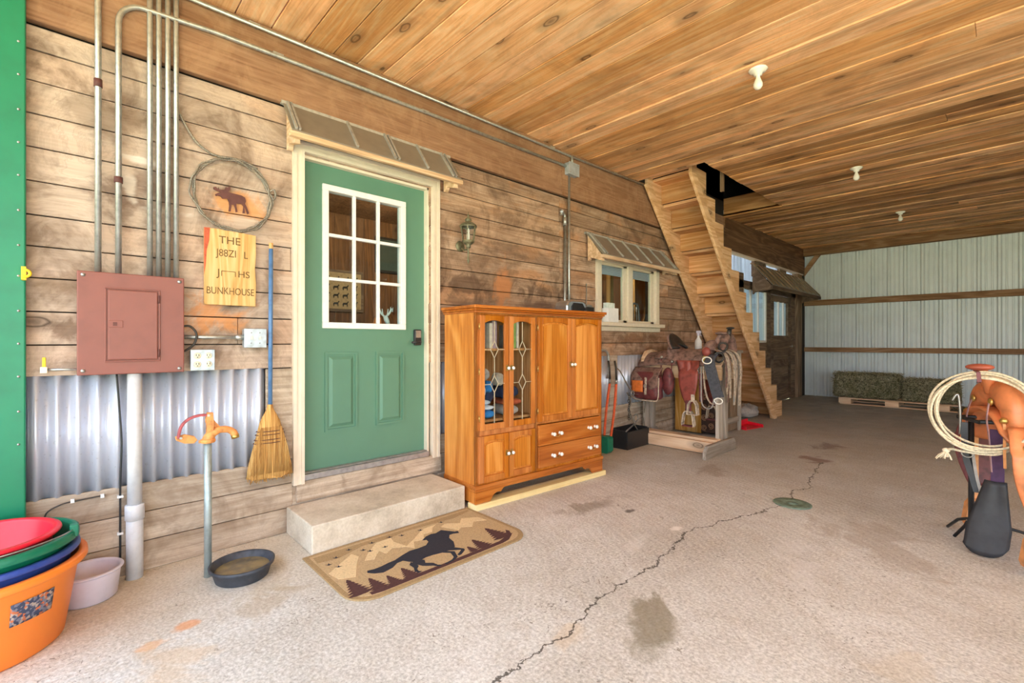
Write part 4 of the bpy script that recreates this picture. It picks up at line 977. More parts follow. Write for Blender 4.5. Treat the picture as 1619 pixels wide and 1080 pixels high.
LEGS = [[(.90,1.60),(.94,1.635),(.985,1.662),(1.0,1.655),(1.03,1.61),(1.034,1.59),(1.018,1.588),(1.005,1.612),(.984,1.642),(.955,1.60),(.93,1.57)],
 [(.93,1.555),(.975,1.60),(1.043,1.572),(1.062,1.53),(1.072,1.475),(1.06,1.472),(1.048,1.53),(1.03,1.555),(.975,1.572),(.94,1.54)],
 [(.92,1.40),(.95,1.415),(.98,1.40),(1.01,1.432),(1.045,1.437),(1.060,1.452),(1.068,1.436),(1.035,1.415),(.998,1.372),(.93,1.345)],
 [(.92,1.345),(.95,1.36),(.985,1.355),(1.008,1.33),(1.035,1.325),(1.045,1.338),(1.05,1.315),(1.02,1.308),(.985,1.325),(.94,1.325)]]
addflat([BODY], .0120, MT['mat_black'])
for k_, lg in enumerate(LEGS): addflat([lg], .0115+.0002*k_, MT['mat_black'])
birds = [(0.637,1.008),(0.695,1.038),(0.583,1.071),(0.537,1.165),(0.597,1.224),(0.637,1.248),(0.543,1.305),(0.646,1.336),(0.541,1.423),(0.57,1.491),(0.581,1.62),(0.564,1.79)]
addflat([[(x-.008,y-.016),(x,y-.004),(x-.014,y+.006),(x+.004,y+.006),(x+.006,y+.018),(x+.010,y-.002)] for x,y in birds], .0120, MT['mat_black'])
mm.build('mat_picture', None, t)
# toaster and white box on the cabinet end / window sill
tag(MB().lathe([(0,0),(.125,0),(.128,.004),(.124,.007),(.055,.007),(.05,.004),(.03,.004),(.028,.009),(0,.010)],(2.055,3.93,.001),40).build('drain_cover', plain('green_drain_cover',(112,132,116),.6,var=.3,scale=40)), 'round green drain cover in the cracked concrete floor', 'drain cover')
# ------------------------------------------------------------------ oak cabinet (local: x out of the wall, y along the front)
RC = -math.radians(3.72)
cab = thing('oak_cabinet', 'wide oak cabinet with leaded glass doors, white knobs and drawers', 'cabinet', (.533,2.109,.045), RC, world=False)
W, DP, H0, HT = 1.405, .42, 0.0, 1.425
h = lambda z: z-.045
mb = MB()
mb.box(-DP,-.0,0,.02,.0+.0,h(1.43)); mb.build('side_panel', MT['oak'], cab, bevel=.002)
MB().box(-DP,0,W-.02,W,0,h(1.43)).build('side_panel', MT['oak'], cab, bevel=.002)
MB().box(-DP,-DP+.008,.02,W-.02,h(.14),h(1.43)).build('back_panel', MT['oak_dark'], cab)
mb = MB()
for z in (.16,.555,.62,1.15): mb.box(-DP+.008,-.03,.02,.59,h(z),h(z)+.018)
mb.box(-DP+.008,-.0,.575,.60,h(.16),h(1.42)); mb.box(-DP+.008,-.02,.6,W-.02,h(.16),h(.178)); mb.box(-DP+.008,-.02,.6,W-.02,h(.555),h(.57)); mb.box(-DP,0,.02,W-.02,h(1.41),h(1.43))
mb.build('shelves', MT['oak_dark'], cab)
# face frame
mb = MB()
for y0,y1 in ((0,.035),(.565,.608),(1.37,W)): mb.box(-.02,.0,y0,y1,h(.16),h(1.43))
mb.box(-.02,0,0,W,h(1.41),h(1.43)); mb.box(-.02,0,.0,.6,h(.53),h(.572)); mb.box(-.02,0,.6,W,h(.552),h(.575)); mb.box(-.02,0,.0,W,h(.165),h(.205))
mb.build('face_frame', MT['oak_frame'], cab, bevel=.002)
# crown
mb = MB(); mb.box(-DP-.01,.012,-.008,W+.008,h(1.43),h(1.446)); mb.box(-DP-.01,.026,-.018,W+.018,h(1.446),h(1.462)); mb.box(-DP-.01,.038,-.03,W+.03,h(1.462),h(1.485))
mb.build('crown_top', MT['oak_h'], cab, bevel=.006)
# base with scalloped feet
mb = MB(); mb.box(-DP,.014,-.008,W+.008,h(.150),h(.178)); mb.box(-DP,.008,-.004,W+.004,h(.125),h(.150))
foot = [(0,0),(0,.09),(.30,.09),(.26,.075),(.235,.05),(.20,.055),(.17,.045),(.15,.02),(.135,0)]
mb.prism([(a-.004,b) for a,b in foot],(-.012,0,0),(0,1,0),(0,0,1),(.02,0,0))
mb.prism([(W+.004-a,b) for a,b in foot],(-.012,0,0),(0,1,0),(0,0,1),(.02,0,0))
mb.box(-.012,.006,.2,W-.2,.078,.09)
mb.build('plinth', MT['oak_h'], cab, bevel=.003)
def arcpts(y0, y1, zt, rise, n=14):
    return [(y0+(y1-y0)*i/n, zt-rise+rise*(1-((2*i/n)-1)**2)) for i in range(n+1)]
def hinge(y, z, par):
    MB().tube([(.012,y,h(z)-.022),(.012,y,h(z)+.022)],.005,8).build('hinge', MT['brass'], par)
def knob(y, z, par, x=.022):
    MB().lathe([(0,.0),(.014,.0),(.014,.003),(.006,.006),(.006,.014),(.013,.018),(.017,.026),(.013,.034),(0,.037)],(x,y,h(z)),20,'x').build('knob', MT['porcelain'], par)
    
def pull(y, z, par):
    o = MB().box(.021,.024,y-.012,y+.012,h(z)-.022,h(z)+.022).tube([(.024,y-.002,h(z)+.014),(.04,y-.002,h(z)+.01),(.04,y-.002,h(z)-.012),(.024,y-.002,h(z)-.014)],.0035,6).build('pull_plate', MT['brass'], par)
    MB().lathe([(.0,.0),(.006,0),(.012,.008),(.014,.015),(.009,.023),(0,.025)],(.03,y,h(z)),16,'x').build('knob', MT['porcelain'], o)
def cdoor(name, y0, y1, z0, z1, kind, hy, hx_side, arch=.022, st=.042):
    mb = MB(); a, b, u, v = y0+st, y1-st, h(z0)+st+.004, h(z1)-st
    mb.box(0,.02,y0,a,h(z0),h(z1)); mb.box(0,.02,b,y1,h(z0),h(z1)); mb.box(0,.02,a,b,h(z0),u)
    top = arcpts(a, b, v+.006, arch)
    mb.prism([(a,h(z1)),(b,h(z1))]+top[::-1],(0,0,0),(0,1,0),(0,0,1),(.02,0,0))
    o = mb.build(name, MT['oak_frame'], cab, bevel=.003)
    if kind == 'glass':
        MB().prism([(a-.005,u-.005),(b+.005,u-.005)]+arcpts(a-.005,b+.005,v+.01,arch)[::-1],(.008,0,0),(0,1,0),(0,0,1),(.003,0,0)).build('glass', MT['glass2'], o)
        cm = MB(); yc = (a+b)/2; za, zb = h(1.16), h(.905)
        dd, dh = .036, .062
        def seg(p, q): cm.bar((.013,p[0],p[1]),(.013,q[0],q[1]),.004,.0065,(1,0,0))
        seg((yc,v),(yc,za+dh)); seg((yc,za-dh),(yc,zb+dh)); seg((yc,zb-dh),(yc,u))
        for zc in (za, zb):
            P = [(yc,zc+dh),(yc+dd,zc),(yc,zc-dh),(yc-dd,zc)]
            for i in range(4): seg(P[i], P[(i+1)%4])
            seg((a,zc),(yc-dd,zc)); seg((yc+dd,zc),(b,zc))
        cm.build('leading', MT['came'], o)
    else:
        mb = MB(); mb.box(.002,.008,a-.003,b+.003,u-.003,v+.008)
        mb.build('panel_back', MT['oak'], o)
        ins = .016
        mb = MB(); mb.prism([(a+ins,u+ins),(b-ins,u+ins)]+arcpts(a+ins,b-ins,v+.006-ins,arch*.9)[::-1],(.008,0,0),(0,1,0),(0,0,1),(.010,0,0))
        mb.build('raised_panel', MT['oak'], o, bevel=.008, seg=3)
    return o
d1 = cdoor('glass_door', .03, .297, .571, 1.412, 'glass', 0, 0); pull(.278,1.02,d1)
d2 = cdoor('glass_door', .303, .57, .571, 1.412, 'glass', 0, 0); pull(.322,1.02,d2)
d3 = cdoor('upper_door', .606, .987, .573, 1.416, 'wood', 0, 0); pull(.972,1.025,d3)
d4 = cdoor('upper_door', .993, 1.374, .573, 1.416, 'wood', 0, 0); pull(1.008,1.025,d4)
d5 = cdoor('lower_door', .023, .297, .192, .530, 'wood', 0, 0, .018); pull(.278,.38,d5)
d6 = cdoor('lower_door', .303, .57, .192, .530, 'wood', 0, 0, .018); pull(.322,.38,d6)
for dd, y in ((d1,.027),(d2,.573),(d3,.603),(d4,1.377)):
    for z in (.66,1.0,1.33): hinge(y, z, dd)
for z0, z1 in ((.377,.548),(.203,.373)):
    o = MB().box(0,.02,.606,1.374,h(z0),h(z1)).build('drawer', MT['oak_h'], cab, bevel=.005)
    zc = (z0+z1)/2
    for yc in (.80, 1.245):
        for s_ in (-1,1): knob(yc+s_*.042, zc, o, .02)
        MB().tube(curve_pts([(.034,yc-.036,h(zc)),(.04,yc-.02,h(zc)-.02),(.04,yc+.02,h(zc)-.02),(.034,yc+.036,h(zc))],4),.003,6).build('bail', MT['brass'], o)
# lumber under the cabinet
R = Matrix.Translation((.533,2.109,0)) @ rotz(RC)
o = MB().box(-.10,.0,.0,1.455,.0,.044).build('lumber_plank', MT['lumber'], bevel=.003); o.matrix_world = R @ Matrix.Translation((.018,-.01,0))
tag(o, 'pale plank on the floor along the front under the oak cabinet', 'lumber', group='planks under the cabinet')
o = MB().box(-.40,-.30,.0,1.44,.0,.044).build('lumber_plank', MT['lumber'], bevel=.003); o.matrix_world = R
tag(o, 'pale plank under the rear of the oak cabinet, behind the front plank', 'lumber', group='planks under the cabinet')
# books and cloths behind the glass
def inside(name, m, x0,x1,y0,y1,z0,z1, lab, cat, group, bevel=.004, rz=0, parts=None):
    t = bpy.data.objects.new(name, None); COL.objects.link(t); t.matrix_world = R @ Matrix.Translation(((x0+x1)/2,(y0+y1)/2,z0)) ; tag(t, lab, cat, group)
    dx, dy, dz = (x1-x0)/2, (y1-y0)/2, z1-z0
    if cat == 'book':
        MB().box(-dx,dx,-dy,-dy+.002,0,dz).box(-dx,dx,dy-.002,dy,0,dz).box(dx-.002,dx,-dy,dy,0,dz).build('cover', m, t)
        MB().box(-dx+.004,dx-.003,-dy+.002,dy-.002,.003,dz-.004).build('pages', MT['paper'], t)
    return t
bz = 1.168
inside('book', MT['book_a'],-.16,-.05,.075,.105,bz,bz+.20,'mauve spined book at the left of the cabinet top shelf','book','books behind the leaded glass')
inside('book', MT['book_c'],-.17,-.05,.108,.135,bz,bz+.215,'grey spined book right of the mauve one on the cabinet top shelf','book','books behind the leaded glass')
inside('book', MT['paper'],-.16,-.045,.16,.19,bz,bz+.19,'cream book near the door edge behind the left leaded glass','book','books behind the leaded glass')
inside('book', MT['book_a'],-.17,-.05,.192,.235,bz,bz+.21,'thick mauve book beside the cream one behind left leaded glass','book','books behind the leaded glass')
inside('book', MT['book_b'],-.16,-.05,.385,.425,bz,bz+.20,'green spined book behind the right leaded glass door','book','books behind the leaded glass')
inside('book', MT['paper'],-.17,-.05,.43,.455,bz,bz+.205,'pale book right of the green one behind right leaded glass','book','books behind the leaded glass')
inside('book', MT['book_c'],-.16,-.06,.345,.375,bz,bz+.18,'dark grey book left of the green one behind right leaded glass','book','books behind the leaded glass')
def cloth(m, cx, cy, z, rx, ry, rz_, lab, cat='folded cloth'):
    def fn(u, v):
        a = u*2*PI; t_ = -PI/2+v*PI; k = 1+.10*math.sin(3*a+cx*40)+.05*math.sin(7*a+v*5)
        c_, s_ = math.cos(a), math.sin(a); c_ = math.copysign(abs(c_)**.6,c_); s_ = math.copysign(abs(s_)**.6,s_); ct = max(math.cos(t_),0)**.5
        return Vector((rx*ct*c_*k, ry*ct*s_*k, rz_+rz_*math.copysign(abs(math.sin(t_))**.8, math.sin(t_))*(1+.15*math.sin(5*a))))
    o = MB().grid(fn, 28, 12).build('folded_cloth', m); o.matrix_world = R @ Matrix.Translation((cx,cy,z))
    return tag(o, lab, cat, 'cloths in the cabinet')
s0 = .640
cloth(MT['cloth_blue'], -.16,.15,s0,.11,.085,.030,'blue folded cloth at the bottom left behind the leaded glass')
cloth(MT['cloth_white'],-.16,.145,s0+.062,.11,.075,.018,'pale folded cloth directly on the bottom blue cloth')
cloth(MT['cloth_white'],-.17,.135,s0+.10,.10,.065,.018,'upper of the two pale folded cloths behind left leaded glass')
cloth(MT['cloth_white'],-.17,.11,s0+.14,.09,.05,.06,'tall bunched white cloth behind the lower left diamond')
cloth(MT['cloth_blue'], -.12,.19,s0+.195,.05,.035,.04,'bright blue bundle seen through the lower left diamond')
cloth(MT['cloth_navy'],-.2,.23,s0+.10,.08,.035,.07,'navy folded cloth in the middle of the cabinet shelf')
cloth(MT['canvas'],-.18,.40,s0,.12,.07,.038,'grey rolled cloth at the bottom behind right leaded glass')
cloth(MT['cloth_rust'],-.18,.42,s0+.078,.12,.085,.025,'rust coloured cloth behind the right leaded glass')
cloth(MT['cloth_navy'],-.19,.41,s0+.13,.11,.08,.05,'navy bundle above the rust cloth behind right leaded glass')
cloth(MT['canvas'],-.2,.19,s0+.28,.08,.04,.045,'grey bundle high behind the left leaded glass')
cloth(MT['paper'],-.18,.34,s0+.235,.06,.03,.045,'cream bundle above the navy one behind right leaded glass')
# toaster and white box
t = thing('toaster', 'rounded chrome toaster on the right end of the oak cabinet', 'toaster', (.44,3.29,1.485))
# body with arched profile across y
P0 = [(-.14,0),(-.14,.05),(-.12,.085),(-.085,.10),(.085,.10),(.12,.085),(.14,.05),(.14,0)]
MB().prism(P0,(.37,3.29,1.486),(0,1,0),(0,0,1),(.15,0,0)).build('body', plain('chrome',(200,204,208),.15,metal=.9,var=.05), t, bevel=.014, seg=3)
MB().prism([(-.10,.008),(-.10,.045),(-.07,.078),(.05,.078),(.08,.045),(.08,.008)],(.52,3.31,1.486),(0,1,0),(0,0,1),(.006,0,0)).build('end_cap', MT['black'], t, bevel=.003)
MB().box(.526,.54,3.39,3.41,1.50,1.53).build('lever', MT['black'], t, bevel=.003)
t = thing('clock_radio', 'small black and chrome rounded box right of the toaster on the cabinet', 'appliance', (.42,3.48,1.485))
MB().prism([(-.07,0),(-.07,.055),(-.04,.078),(.03,.075),(.07,.04),(.07,0)],(.38,3.505,1.486),(0,1,0),(0,0,1),(.12,0,0)).build('body', MT['steel'], t, bevel=.01)
MB().box(.50,.506,3.45,3.56,1.495,1.54).build('front_panel', MT['black'], t, bevel=.003)
t = thing('white_box', 'white cardboard box with a smaller jar like top on the window sill', 'box', (.05,4.48,1.44))
MB().box(.004,.092,4.38,4.58,1.441,1.60).build('box_body', MT['white'], t, bevel=.003)
MB().box(.012,.075,4.39,4.53,1.60,1.66).build('inner_box', plain('pale_green_card',(220,232,224),.6), t, bevel=.003)
# ------------------------------------------------------------------ stairs
t = thing('staircase', 'open backed pine staircase rising to the ceiling hatch, seen from beneath', 'stairs', (.33,8.5,0))
RN, RS, SY, SZ = .258, .277, 8.51, .25
def under(y): return 3.22-1.117*(y-5.17)
for x0, nm in ((.59,'stringer'),(.015,'stringer')):
    P = [(SY+.06,0.0),(SY+.06,SZ)] if False else [(SY,0.0),(SY,SZ)]
    for i in range(12):
        y, z = SY-RN*i, SZ+RS*i
        P += [(y-RN, z), (y-RN, z+RS)] if i else [(SY-RN, SZ), (SY-RN, SZ+RS)]
    yt = SY-RN*12; P += [(yt-.14, P[-1][1])]
    P += [(5.28, under(5.28)+.10), (8.05-.02, .06), (8.05+.0, 0.0)]
    MB().prism(P,(x0,0,0),(0,1,0),(0,0,1),(.038,0,0)).build('stringer', MT['stair_str'], t, bevel=.003, seg=1)
for x0 in (.628, .053):
    MB().prism([(5.19,under(5.19)-.02),(5.30,under(5.30)+.06) if False else (5.19+.125,under(5.19)-.02+.03),(8.05+.11,0.0),(8.05-.02,0.0)],(x0,0,0),(0,1,0),(0,0,1),(.036,0,0)).build('stringer_cleat', MT['stair_str'], t, bevel=.003, seg=1)
for i in range(13):
    y, z = SY-RN*i, SZ+RS*i
    MB().box(.053,.59,y-RN-.0,y+.015,z-.036,z).build('tread', MT['stair_y'], t, bevel=.003, seg=1)
    MB().box(.053,.59,y-.045,y-.02,z-RS+.002,z-.037).build('riser', MT['stair_y'], t, bevel=.002, seg=1)
struct(MB().box(.76,.80,5.75,5.79,3.05,4.4).build('trim_13', MT['post'], bevel=.003, seg=1))
# things under / behind the stairs
def sack(name, lab, m, c, r, rz=0, seed=1, cat='bag'):
    def fn(u, v):
        a = u*2*PI; b = -PI/2+v*PI; k = 1+.10*math.sin(3*a+seed)+.07*math.sin(5*a+4*b+seed*2)+.05*math.sin(9*b+seed)
        return Vector((r[0]*math.cos(a)*max(math.cos(b),0)**.7*k, r[1]*math.sin(a)*max(math.cos(b),0)**.7*k, r[2]*(1+math.sin(b))*(1+.08*math.sin(4*a+seed))))
    o = MB().grid(fn, 30, 14).build(name, m); o.location = c; o.rotation_euler = (0,0,rz); return tag(o, lab, cat)
sack('feed_sack', 'pale grey crumpled sack on the floor beneath the staircase', MT['canvas'], (.28,7.95,0), (.16,.30,.10), .2, 2)
sack('blue_sack', 'small blue and white sack on the floor beneath the stairs, beyond the pale one', MT['cloth_navy'], (.3,8.75,0), (.13,.22,.07), 0, 5)
t = thing('dustpan', 'bright red plastic scoop lying on the floor beside the stair foot', 'dustpan', (.62,6.95,0))
MB().prism([(.50,6.80),(.72,6.72),(.80,7.12),(.56,7.20)],(0,0,0.003),(1,0,0),(0,1,0),(0,0,.012)).bar((.50,6.80,.03),(.56,7.20,.05),.012,.09,(0,0,1)).bar((.50,6.80,.03),(.72,6.72,.02),.012,.05,(0,0,1)).bar((.56,7.20,.03),(.80,7.12,.02),.012,.05,(0,0,1)).build('pan', MT['red_pl'], t, bevel=.006)
MB().tube([(.53,7.0,.07),(.46,6.98,.19),(.44,6.97,.26)],[.02,.018,.014],10).build('handle', MT['red_pl'], t)

# ------------------------------------------------------------------ crate behind the tack
t = thing('wooden_crate', 'varnished pine chest with scrolled iron panel behind the saddle rack', 'chest', (.3,6.3,0))
mb = MB()
for a,b in ((.06,.20),(.202,.34),(.342,.42)): mb.box(a,b,5.98,6.0,.02,1.06)
mb.box(.06,.62,6.70,6.72,.02,1.06); mb.box(.06,.08,6.0,6.7,.02,1.06)
mb.build('front_boards', MT['crate'], t, bevel=.004, seg=1)
MB().box(.05,.66,5.97,6.76,1.06,1.10).build('top', MT['greywood'], t, bevel=.004)
mb = MB()
for k in range(7):
    for s_ in (0,1):
        c = (.465+.085*s_, 5.978, .10+.135*k+.03*s_)
        sp_ = [(c[0]+(.008+.034*j/20)*math.cos(j*.6+s_*PI), c[1], c[2]+(.008+.034*j/20)*math.sin(j*.6)) for j in range(20)]
        mb.tube(sp_,.006,6)
sc_o = mb.build('scroll_work', plain('brown_scroll_iron',(150,112,84),.7), t)
MB().box(.42,.60,5.987,5.996,.04,1.05).build('iron_panel', plain('dark_iron_panel',(66,44,34),.8), t)
mb = MB()
for k in range(5): mb.box(.60,.62,6.0+.142*k,6.13+.142*k,.02,1.06)
mb.build('side_boards', MT['post'], t, bevel=.004, seg=1)
for y in (6.02,6.66): MB().box(.62,.655,y,y+.05,.0,1.06).build('corner_post', MT['greywood_z'], t, bevel=.003)
for z in (.12,.9): MB().box(.62,.64,6.07,6.66,z,z+.08).build('side_rail', MT['greywood'], t, bevel=.003)
t = thing('spray_bottle', 'white spray bottle standing on the chest behind the saddle', 'bottle', (.33,6.1,1.10))
MB().lathe([(0,0),(.042,0),(.045,.006),(.045,.11),(.04,.135),(.02,.165),(.014,.18),(.014,.20),(0,.20)],(.33,6.1,1.10),24).build('bottle_body', MT['white'], t)
MB().lathe([(.0,.195),(.019,.195),(.019,.225),(.012,.23),(0,.23)],(.33,6.1,1.10),16).box(.305,.37,6.085,6.115,1.33,1.365).bar((.355,6.1,1.33),(.37,6.1,1.29),.012,.008).build('trigger_head', MT['white_pl'], t, bevel=.004)

# ------------------------------------------------------------------ saddle rack (sawhorse)
t = thing('saddle_rack', 'pale lumber sawhorse rack holding the maroon saddle, on board feet', 'saddle rack', (.58,5.2,0))
MB().box(.14,1.06,5.07,5.108,.80,.945).build('side_rail', MT['lumber_x'], t, bevel=.003)
MB().box(.14,1.06,5.40,5.438,.80,.945).build('side_rail', MT['lumber_x'], t, bevel=.003)
MB().hexa([(.12,5.09,.945),(1.05,5.09,.945),(1.05,5.25,1.03),(.12,5.25,1.03),(.12,5.09,.965),(1.05,5.09,.965),(1.05,5.25,1.05),(.12,5.25,1.05)]).build('top_board', MT['lumber_x'], t, bevel=.003)
MB().hexa([(.12,5.27,1.03),(1.05,5.27,1.03),(1.05,5.42,.945),(.12,5.42,.945),(.12,5.27,1.05),(1.05,5.27,1.05),(1.05,5.42,.965),(.12,5.42,.965)]).build('top_board', MT['lumber_x'], t, bevel=.003)
for x in (.07, .965):
    MB().box(x,x+.04,5.14,5.23,.11,.985).build('leg', MT['greywood_z'], t, bevel=.003)
    MB().box(x,x+.04,5.30,5.38,.11,.985).build('leg', MT['greywood_z'], t, bevel=.003)
for x in (.06, 1.01):
    MB().prism([(4.72,0),(4.72,.07),(4.78,.135),(5.44,.135),(5.50,.08),(5.50,0)],(x,0,0),(0,1,0),(0,0,1),(.038,0,0)).build('foot_board', MT['greywood'], t, bevel=.003)
MB().box(.098,1.01,4.96,4.998,.01,.135).build('lower_rail', MT['lumber_x'], t, bevel=.003)
MB().box(.098,1.01,5.04,5.17,.12,.155).build('lower_shelf', MT['lumber_x'], t, bevel=.003)
MB().prism([(5.05,.80),(5.05,1.02),(5.12,1.10),(5.25,1.13),(5.38,1.10),(5.45,1.02),(5.45,.80)],(.10,0,0),(0,1,0),(0,0,1),(.035,0,0)).build('end_board', MT['lumber_x'], t, bevel=.004)

# ------------------------------------------------------------------ western saddle (forward = +x in its own space)
def saddle(lab, loc, rz, m, S=1., drop=.5, wrap=78, fx=.045):
    t = thing('saddle', lab, 'saddle', loc, rz, world=False); Rb = .25
    def B(x, th, hh): return Vector((x*S, (Rb+hh)*math.sin(th)*S, ((Rb+hh)*math.cos(th)-Rb)*S))
    def skirt(u, v):
        x = -.36+.62*u; k = 1-.42*abs((x+.05)/.32)**7; th = (v*2-1)*math.radians(wrap)*max(k,.3); return B(x, th, .012)
    MB().grid(skirt, 26, 26).build('skirt', m['skirt'], t, solid=.014)
    def seat(u, v):
        x = -.25+.42*u; a = v*2-1; th = a*math.radians(52)*(1-.25*(2*u-1)**4)
        hc = .035+.10*max(0,(.30-u)/.30)**1.8+.055*max(0,(u-.55)/.45)**2
        return B(x, th, .016+hc*max(0,1-abs(a)**2.4))
    MB().grid(seat, 30, 30).build('seat', m['seat'], t, solid=.016)
    def rearj(u, v):
        x = -.38+.16*u; a = v*2-1; return B(x, a*math.radians(44), .03+.03*u*(1-a*a))
    MB().grid(rearj, 8, 20).build('rear_jockey', m['skirt'], t, solid=.012)
    def cantle(u, v):
        a = (u*2-1)*math.radians(92); r = (.035+v*.145)
        return Vector(((-.205-.055*v-.03*math.cos(a)*v+.10*(1-math.cos(a))*.6)*S, .155*math.sin(a)*(.55+.45*v)*S, (.055+r*max(math.cos(a),-.02)*.85)*S))
    c = MB().grid(cantle, 30, 8).build('cantle', m['cantle'], t, solid=.022)
    MB().tube([cantle(i/24,1.)+Vector((0,0,.0)) for i in range(25)],.013*S,8).build('cantle_roll', m['fork'], t)
    # fork with swells, and its gullet
    pts, rad = [], []
    for i in range(17):
        a = -PI/2*1.04+PI*1.04*i/16; pts.append((.185*S+.0, .155*math.sin(a)*S, (-.05+.145*max(math.cos(a),0)**.75+(.0 if abs(a)<1.3 else -.03))*S)); rad.append((.048+.022*abs(math.sin(2*a)))*S)
    MB().tube(pts, rad, 16, flat=.75).build('fork', m['fork'], t)
    MB().tube([(.20*S,0,.09*S),(.225*S,0,.16*S),(.245*S,0,.20*S)],[.034*S,.022*S,.02*S],14).build('horn_neck', m['fork'], t)
    MB().ball((.252*S,0,.215*S),(.056*S,.052*S,.018*S),20,10).build('horn', m['horn'], t)
    for s_ in (1,-1):
        def fend(u, v):
            w = (.085+.035*math.sin(u*PI)-.045*u)*1.0; a = (v*2-1)*w
            if u < .3: p = B(fx+a, math.radians(48+90*u*1.0)*s_, .034)
            else:
                q = B(fx+a, math.radians(75)*s_, .034); p = Vector((q.x, q.y+s_*.02*math.sin(u*3), q.z-(u-.3)/.7*drop*S*.78))
            return p
        f = MB().grid(fend, 22, 8).build('fender', m['fender'] if s_ > 0 or 'fender2' not in m else m['fender2'], t, solid=.009)
        q = B(fx, math.radians(75)*s_, .034); zb = q.z-drop*S*.78; yb = q.y+s_*.004
        MB().strip([(q.x,yb,zb+.03),(q.x,yb,zb-.02),(q.x,yb,zb-.10)],.065,.008,(1,0,0)).build('stirrup_leather', m['strap'], t)
        # bell stirrup
        zc = zb-.09; U = [(q.x-.03,yb,zc),(q.x-.05,yb,zc-.03),(q.x-.066,yb,zc-.14),(q.x-.062,yb,zc-.16),(q.x+.062,yb,zc-.16),(q.x+.066,yb,zc-.14),(q.x+.05,yb,zc-.03),(q.x+.03,yb,zc)]
        st = MB().strip(U+[U[0]],.06,.012,(0,1,0)).build('stirrup', m['stirrup'], t, bevel=.002)
        MB().box(q.x-.06,q.x+.06,yb-.04,yb+.04,zc-.165,zc-.152).build('stirrup_tread', m['strap'], st, bevel=.003)
        for xx, th in ((.235,40),(-.30,40),(-.16,52)):
            p = B(xx, math.radians(th)*s_, .03)
            MB().ball(p,(.018,.018,.018),12,8).build('concho', m['metal'], t)
            pp = [p, p+Vector((.005,s_*.02,-.06)), p+Vector((.012,s_*.035,-.14)), p+Vector((.01,s_*.035,-.25))]
            MB().strip(curve_pts(pp,4),.012,.003,(1,0,0)).build('saddle_string', m['strap'], t)
    for s_ in (1,-1):
        p = B(.17, math.radians(66)*s_, .03)
        MB().tube([p+Vector((.035*math.cos(a),s_*.012,-.02+.035*math.sin(a))) for a in [2*PI*i/20 for i in range(20)]],.005,6,closed=True).build('rigging_ring', m['metal'], t)
        MB().strip(curve_pts([p+Vector((0,s_*.014,-.05)),p+Vector((0,s_*.016,-.2)),p+Vector((0,s_*.012,-.36))],4),.042,.006,(1,0,0)).build('latigo', m['strap'], t)
    # breast strings at the front of the fork
    for s_ in (1,-1):
        MB().ball((.245*S,s_*.085*S,.045*S),(.010,.022,.022),14,8).build('fork_concho', m['brass'], t)
        MB().strip(curve_pts([(.25*S,s_*.085*S,.045*S),(.265*S,s_*.10*S,-.04*S),(.262*S,s_*.115*S,-.14*S),(.255*S,s_*.12*S,-.30*S)],4),.012,.004,(0,1,0)).build('saddle_string', m['string'], t)
    return t
saddle('dusty maroon leather saddle with dark seat resting on the sawhorse rack', (.70,5.255,1.075), 0, dict(skirt=MT['leather_dusty'],seat=MT['leather_dusty'],cantle=MT['leather_dark'],fork=MT['leather_dusty'],horn=MT['leather_dusty'],fender=MT['leather_red'],strap=MT['leather_mar'],stirrup=MT['rawhide'],metal=MT['steel'],brass=MT['brass'],string=MT['rawhide']), 1.1, .40, 58)
lo = MT['leather_org']
saddle('bright orange tan leather saddle on the black floor stand at right', (3.31,3.95,.83), math.radians(-157), dict(skirt=lo,seat=MT['leather_tan'],cantle=lo,fork=lo,horn=plain('horn_cap_leather',(170,88,66),.45),fender=lo,strap=MT['leather_tan'],stirrup=MT['leather_tan'],metal=MT['brass'],brass=MT['brass'],string=plain('pale_string_leather',(176,138,140),.6), fender2=MT['leather_mar']), 1.12, .37, 78, .15)

# saddle bags on the left end of the rack
t = thing('saddlebag', 'maroon leather saddlebag with pale corded edge and orange patch beside the wall', 'bag', (.25,5.0,.52))
def bagbody(u, v):
    a = u*2*PI; b = -PI/2+PI*v; sx = .19; sy = .075; c_, s_ = math.cos(a), math.sin(a)
    c_ = math.copysign(abs(c_)**.45, c_); s_ = math.copysign(abs(s_)**.8, s_); k = max(math.cos(b),0)**.35; zz = math.copysign(abs(math.sin(b))**.8, math.sin(b))
    return Vector((.24+sx*c_*k*(1-.10*zz)+.012*math.sin(5*zz), 4.96+sy*s_*k*(1+.1*math.sin(4*a)), .70+.165*zz))
MB().grid(bagbody, 36, 20).build('bag_body', MT['leather_mar'], t)
fl = []
def flap(u, v):
    x = .06+.36*u; d = v; dome = .05*(1-(2*u-1)**2)
    z = .90-.21*d-dome*d; y = 5.0-.115*math.sin(min(d*1.6,1)*PI/2)-.01*math.sin(u*9)
    return Vector((x, y, z+.01))
MB().grid(flap, 20, 12).build('flap', MT['leather_dusty'], t, solid=.006)
MB().tube(curve_pts([(.06,4.90,.56),(.14,4.878,.535),(.34,4.875,.53),(.415,4.88,.55),(.425,4.885,.70),(.42,4.90,.80)],6),.0065,8).build('corded_edge', MT['rawhide'], t)
MB().grid(lambda u,v: Vector((.085+.15*u,4.865-.008*math.sin(u*PI),.625+.135*v)),6,6).build('orange_patch', plain('orange_patch_leather',(226,120,50),.6), t, solid=.004)
MB().strip(curve_pts([(.27,4.87,.80),(.275,4.862,.72),(.27,4.86,.60)],4),.028,.005,(1,0,0)).build('strap', MT['rawhide'], t)
MB().tube([(.27+.018*math.cos(a),4.855,.70+.02*math.sin(a)) for a in [2*PI*i/16 for i in range(16)]],.0035,6,closed=True).build('buckle', MT['steel'], t)
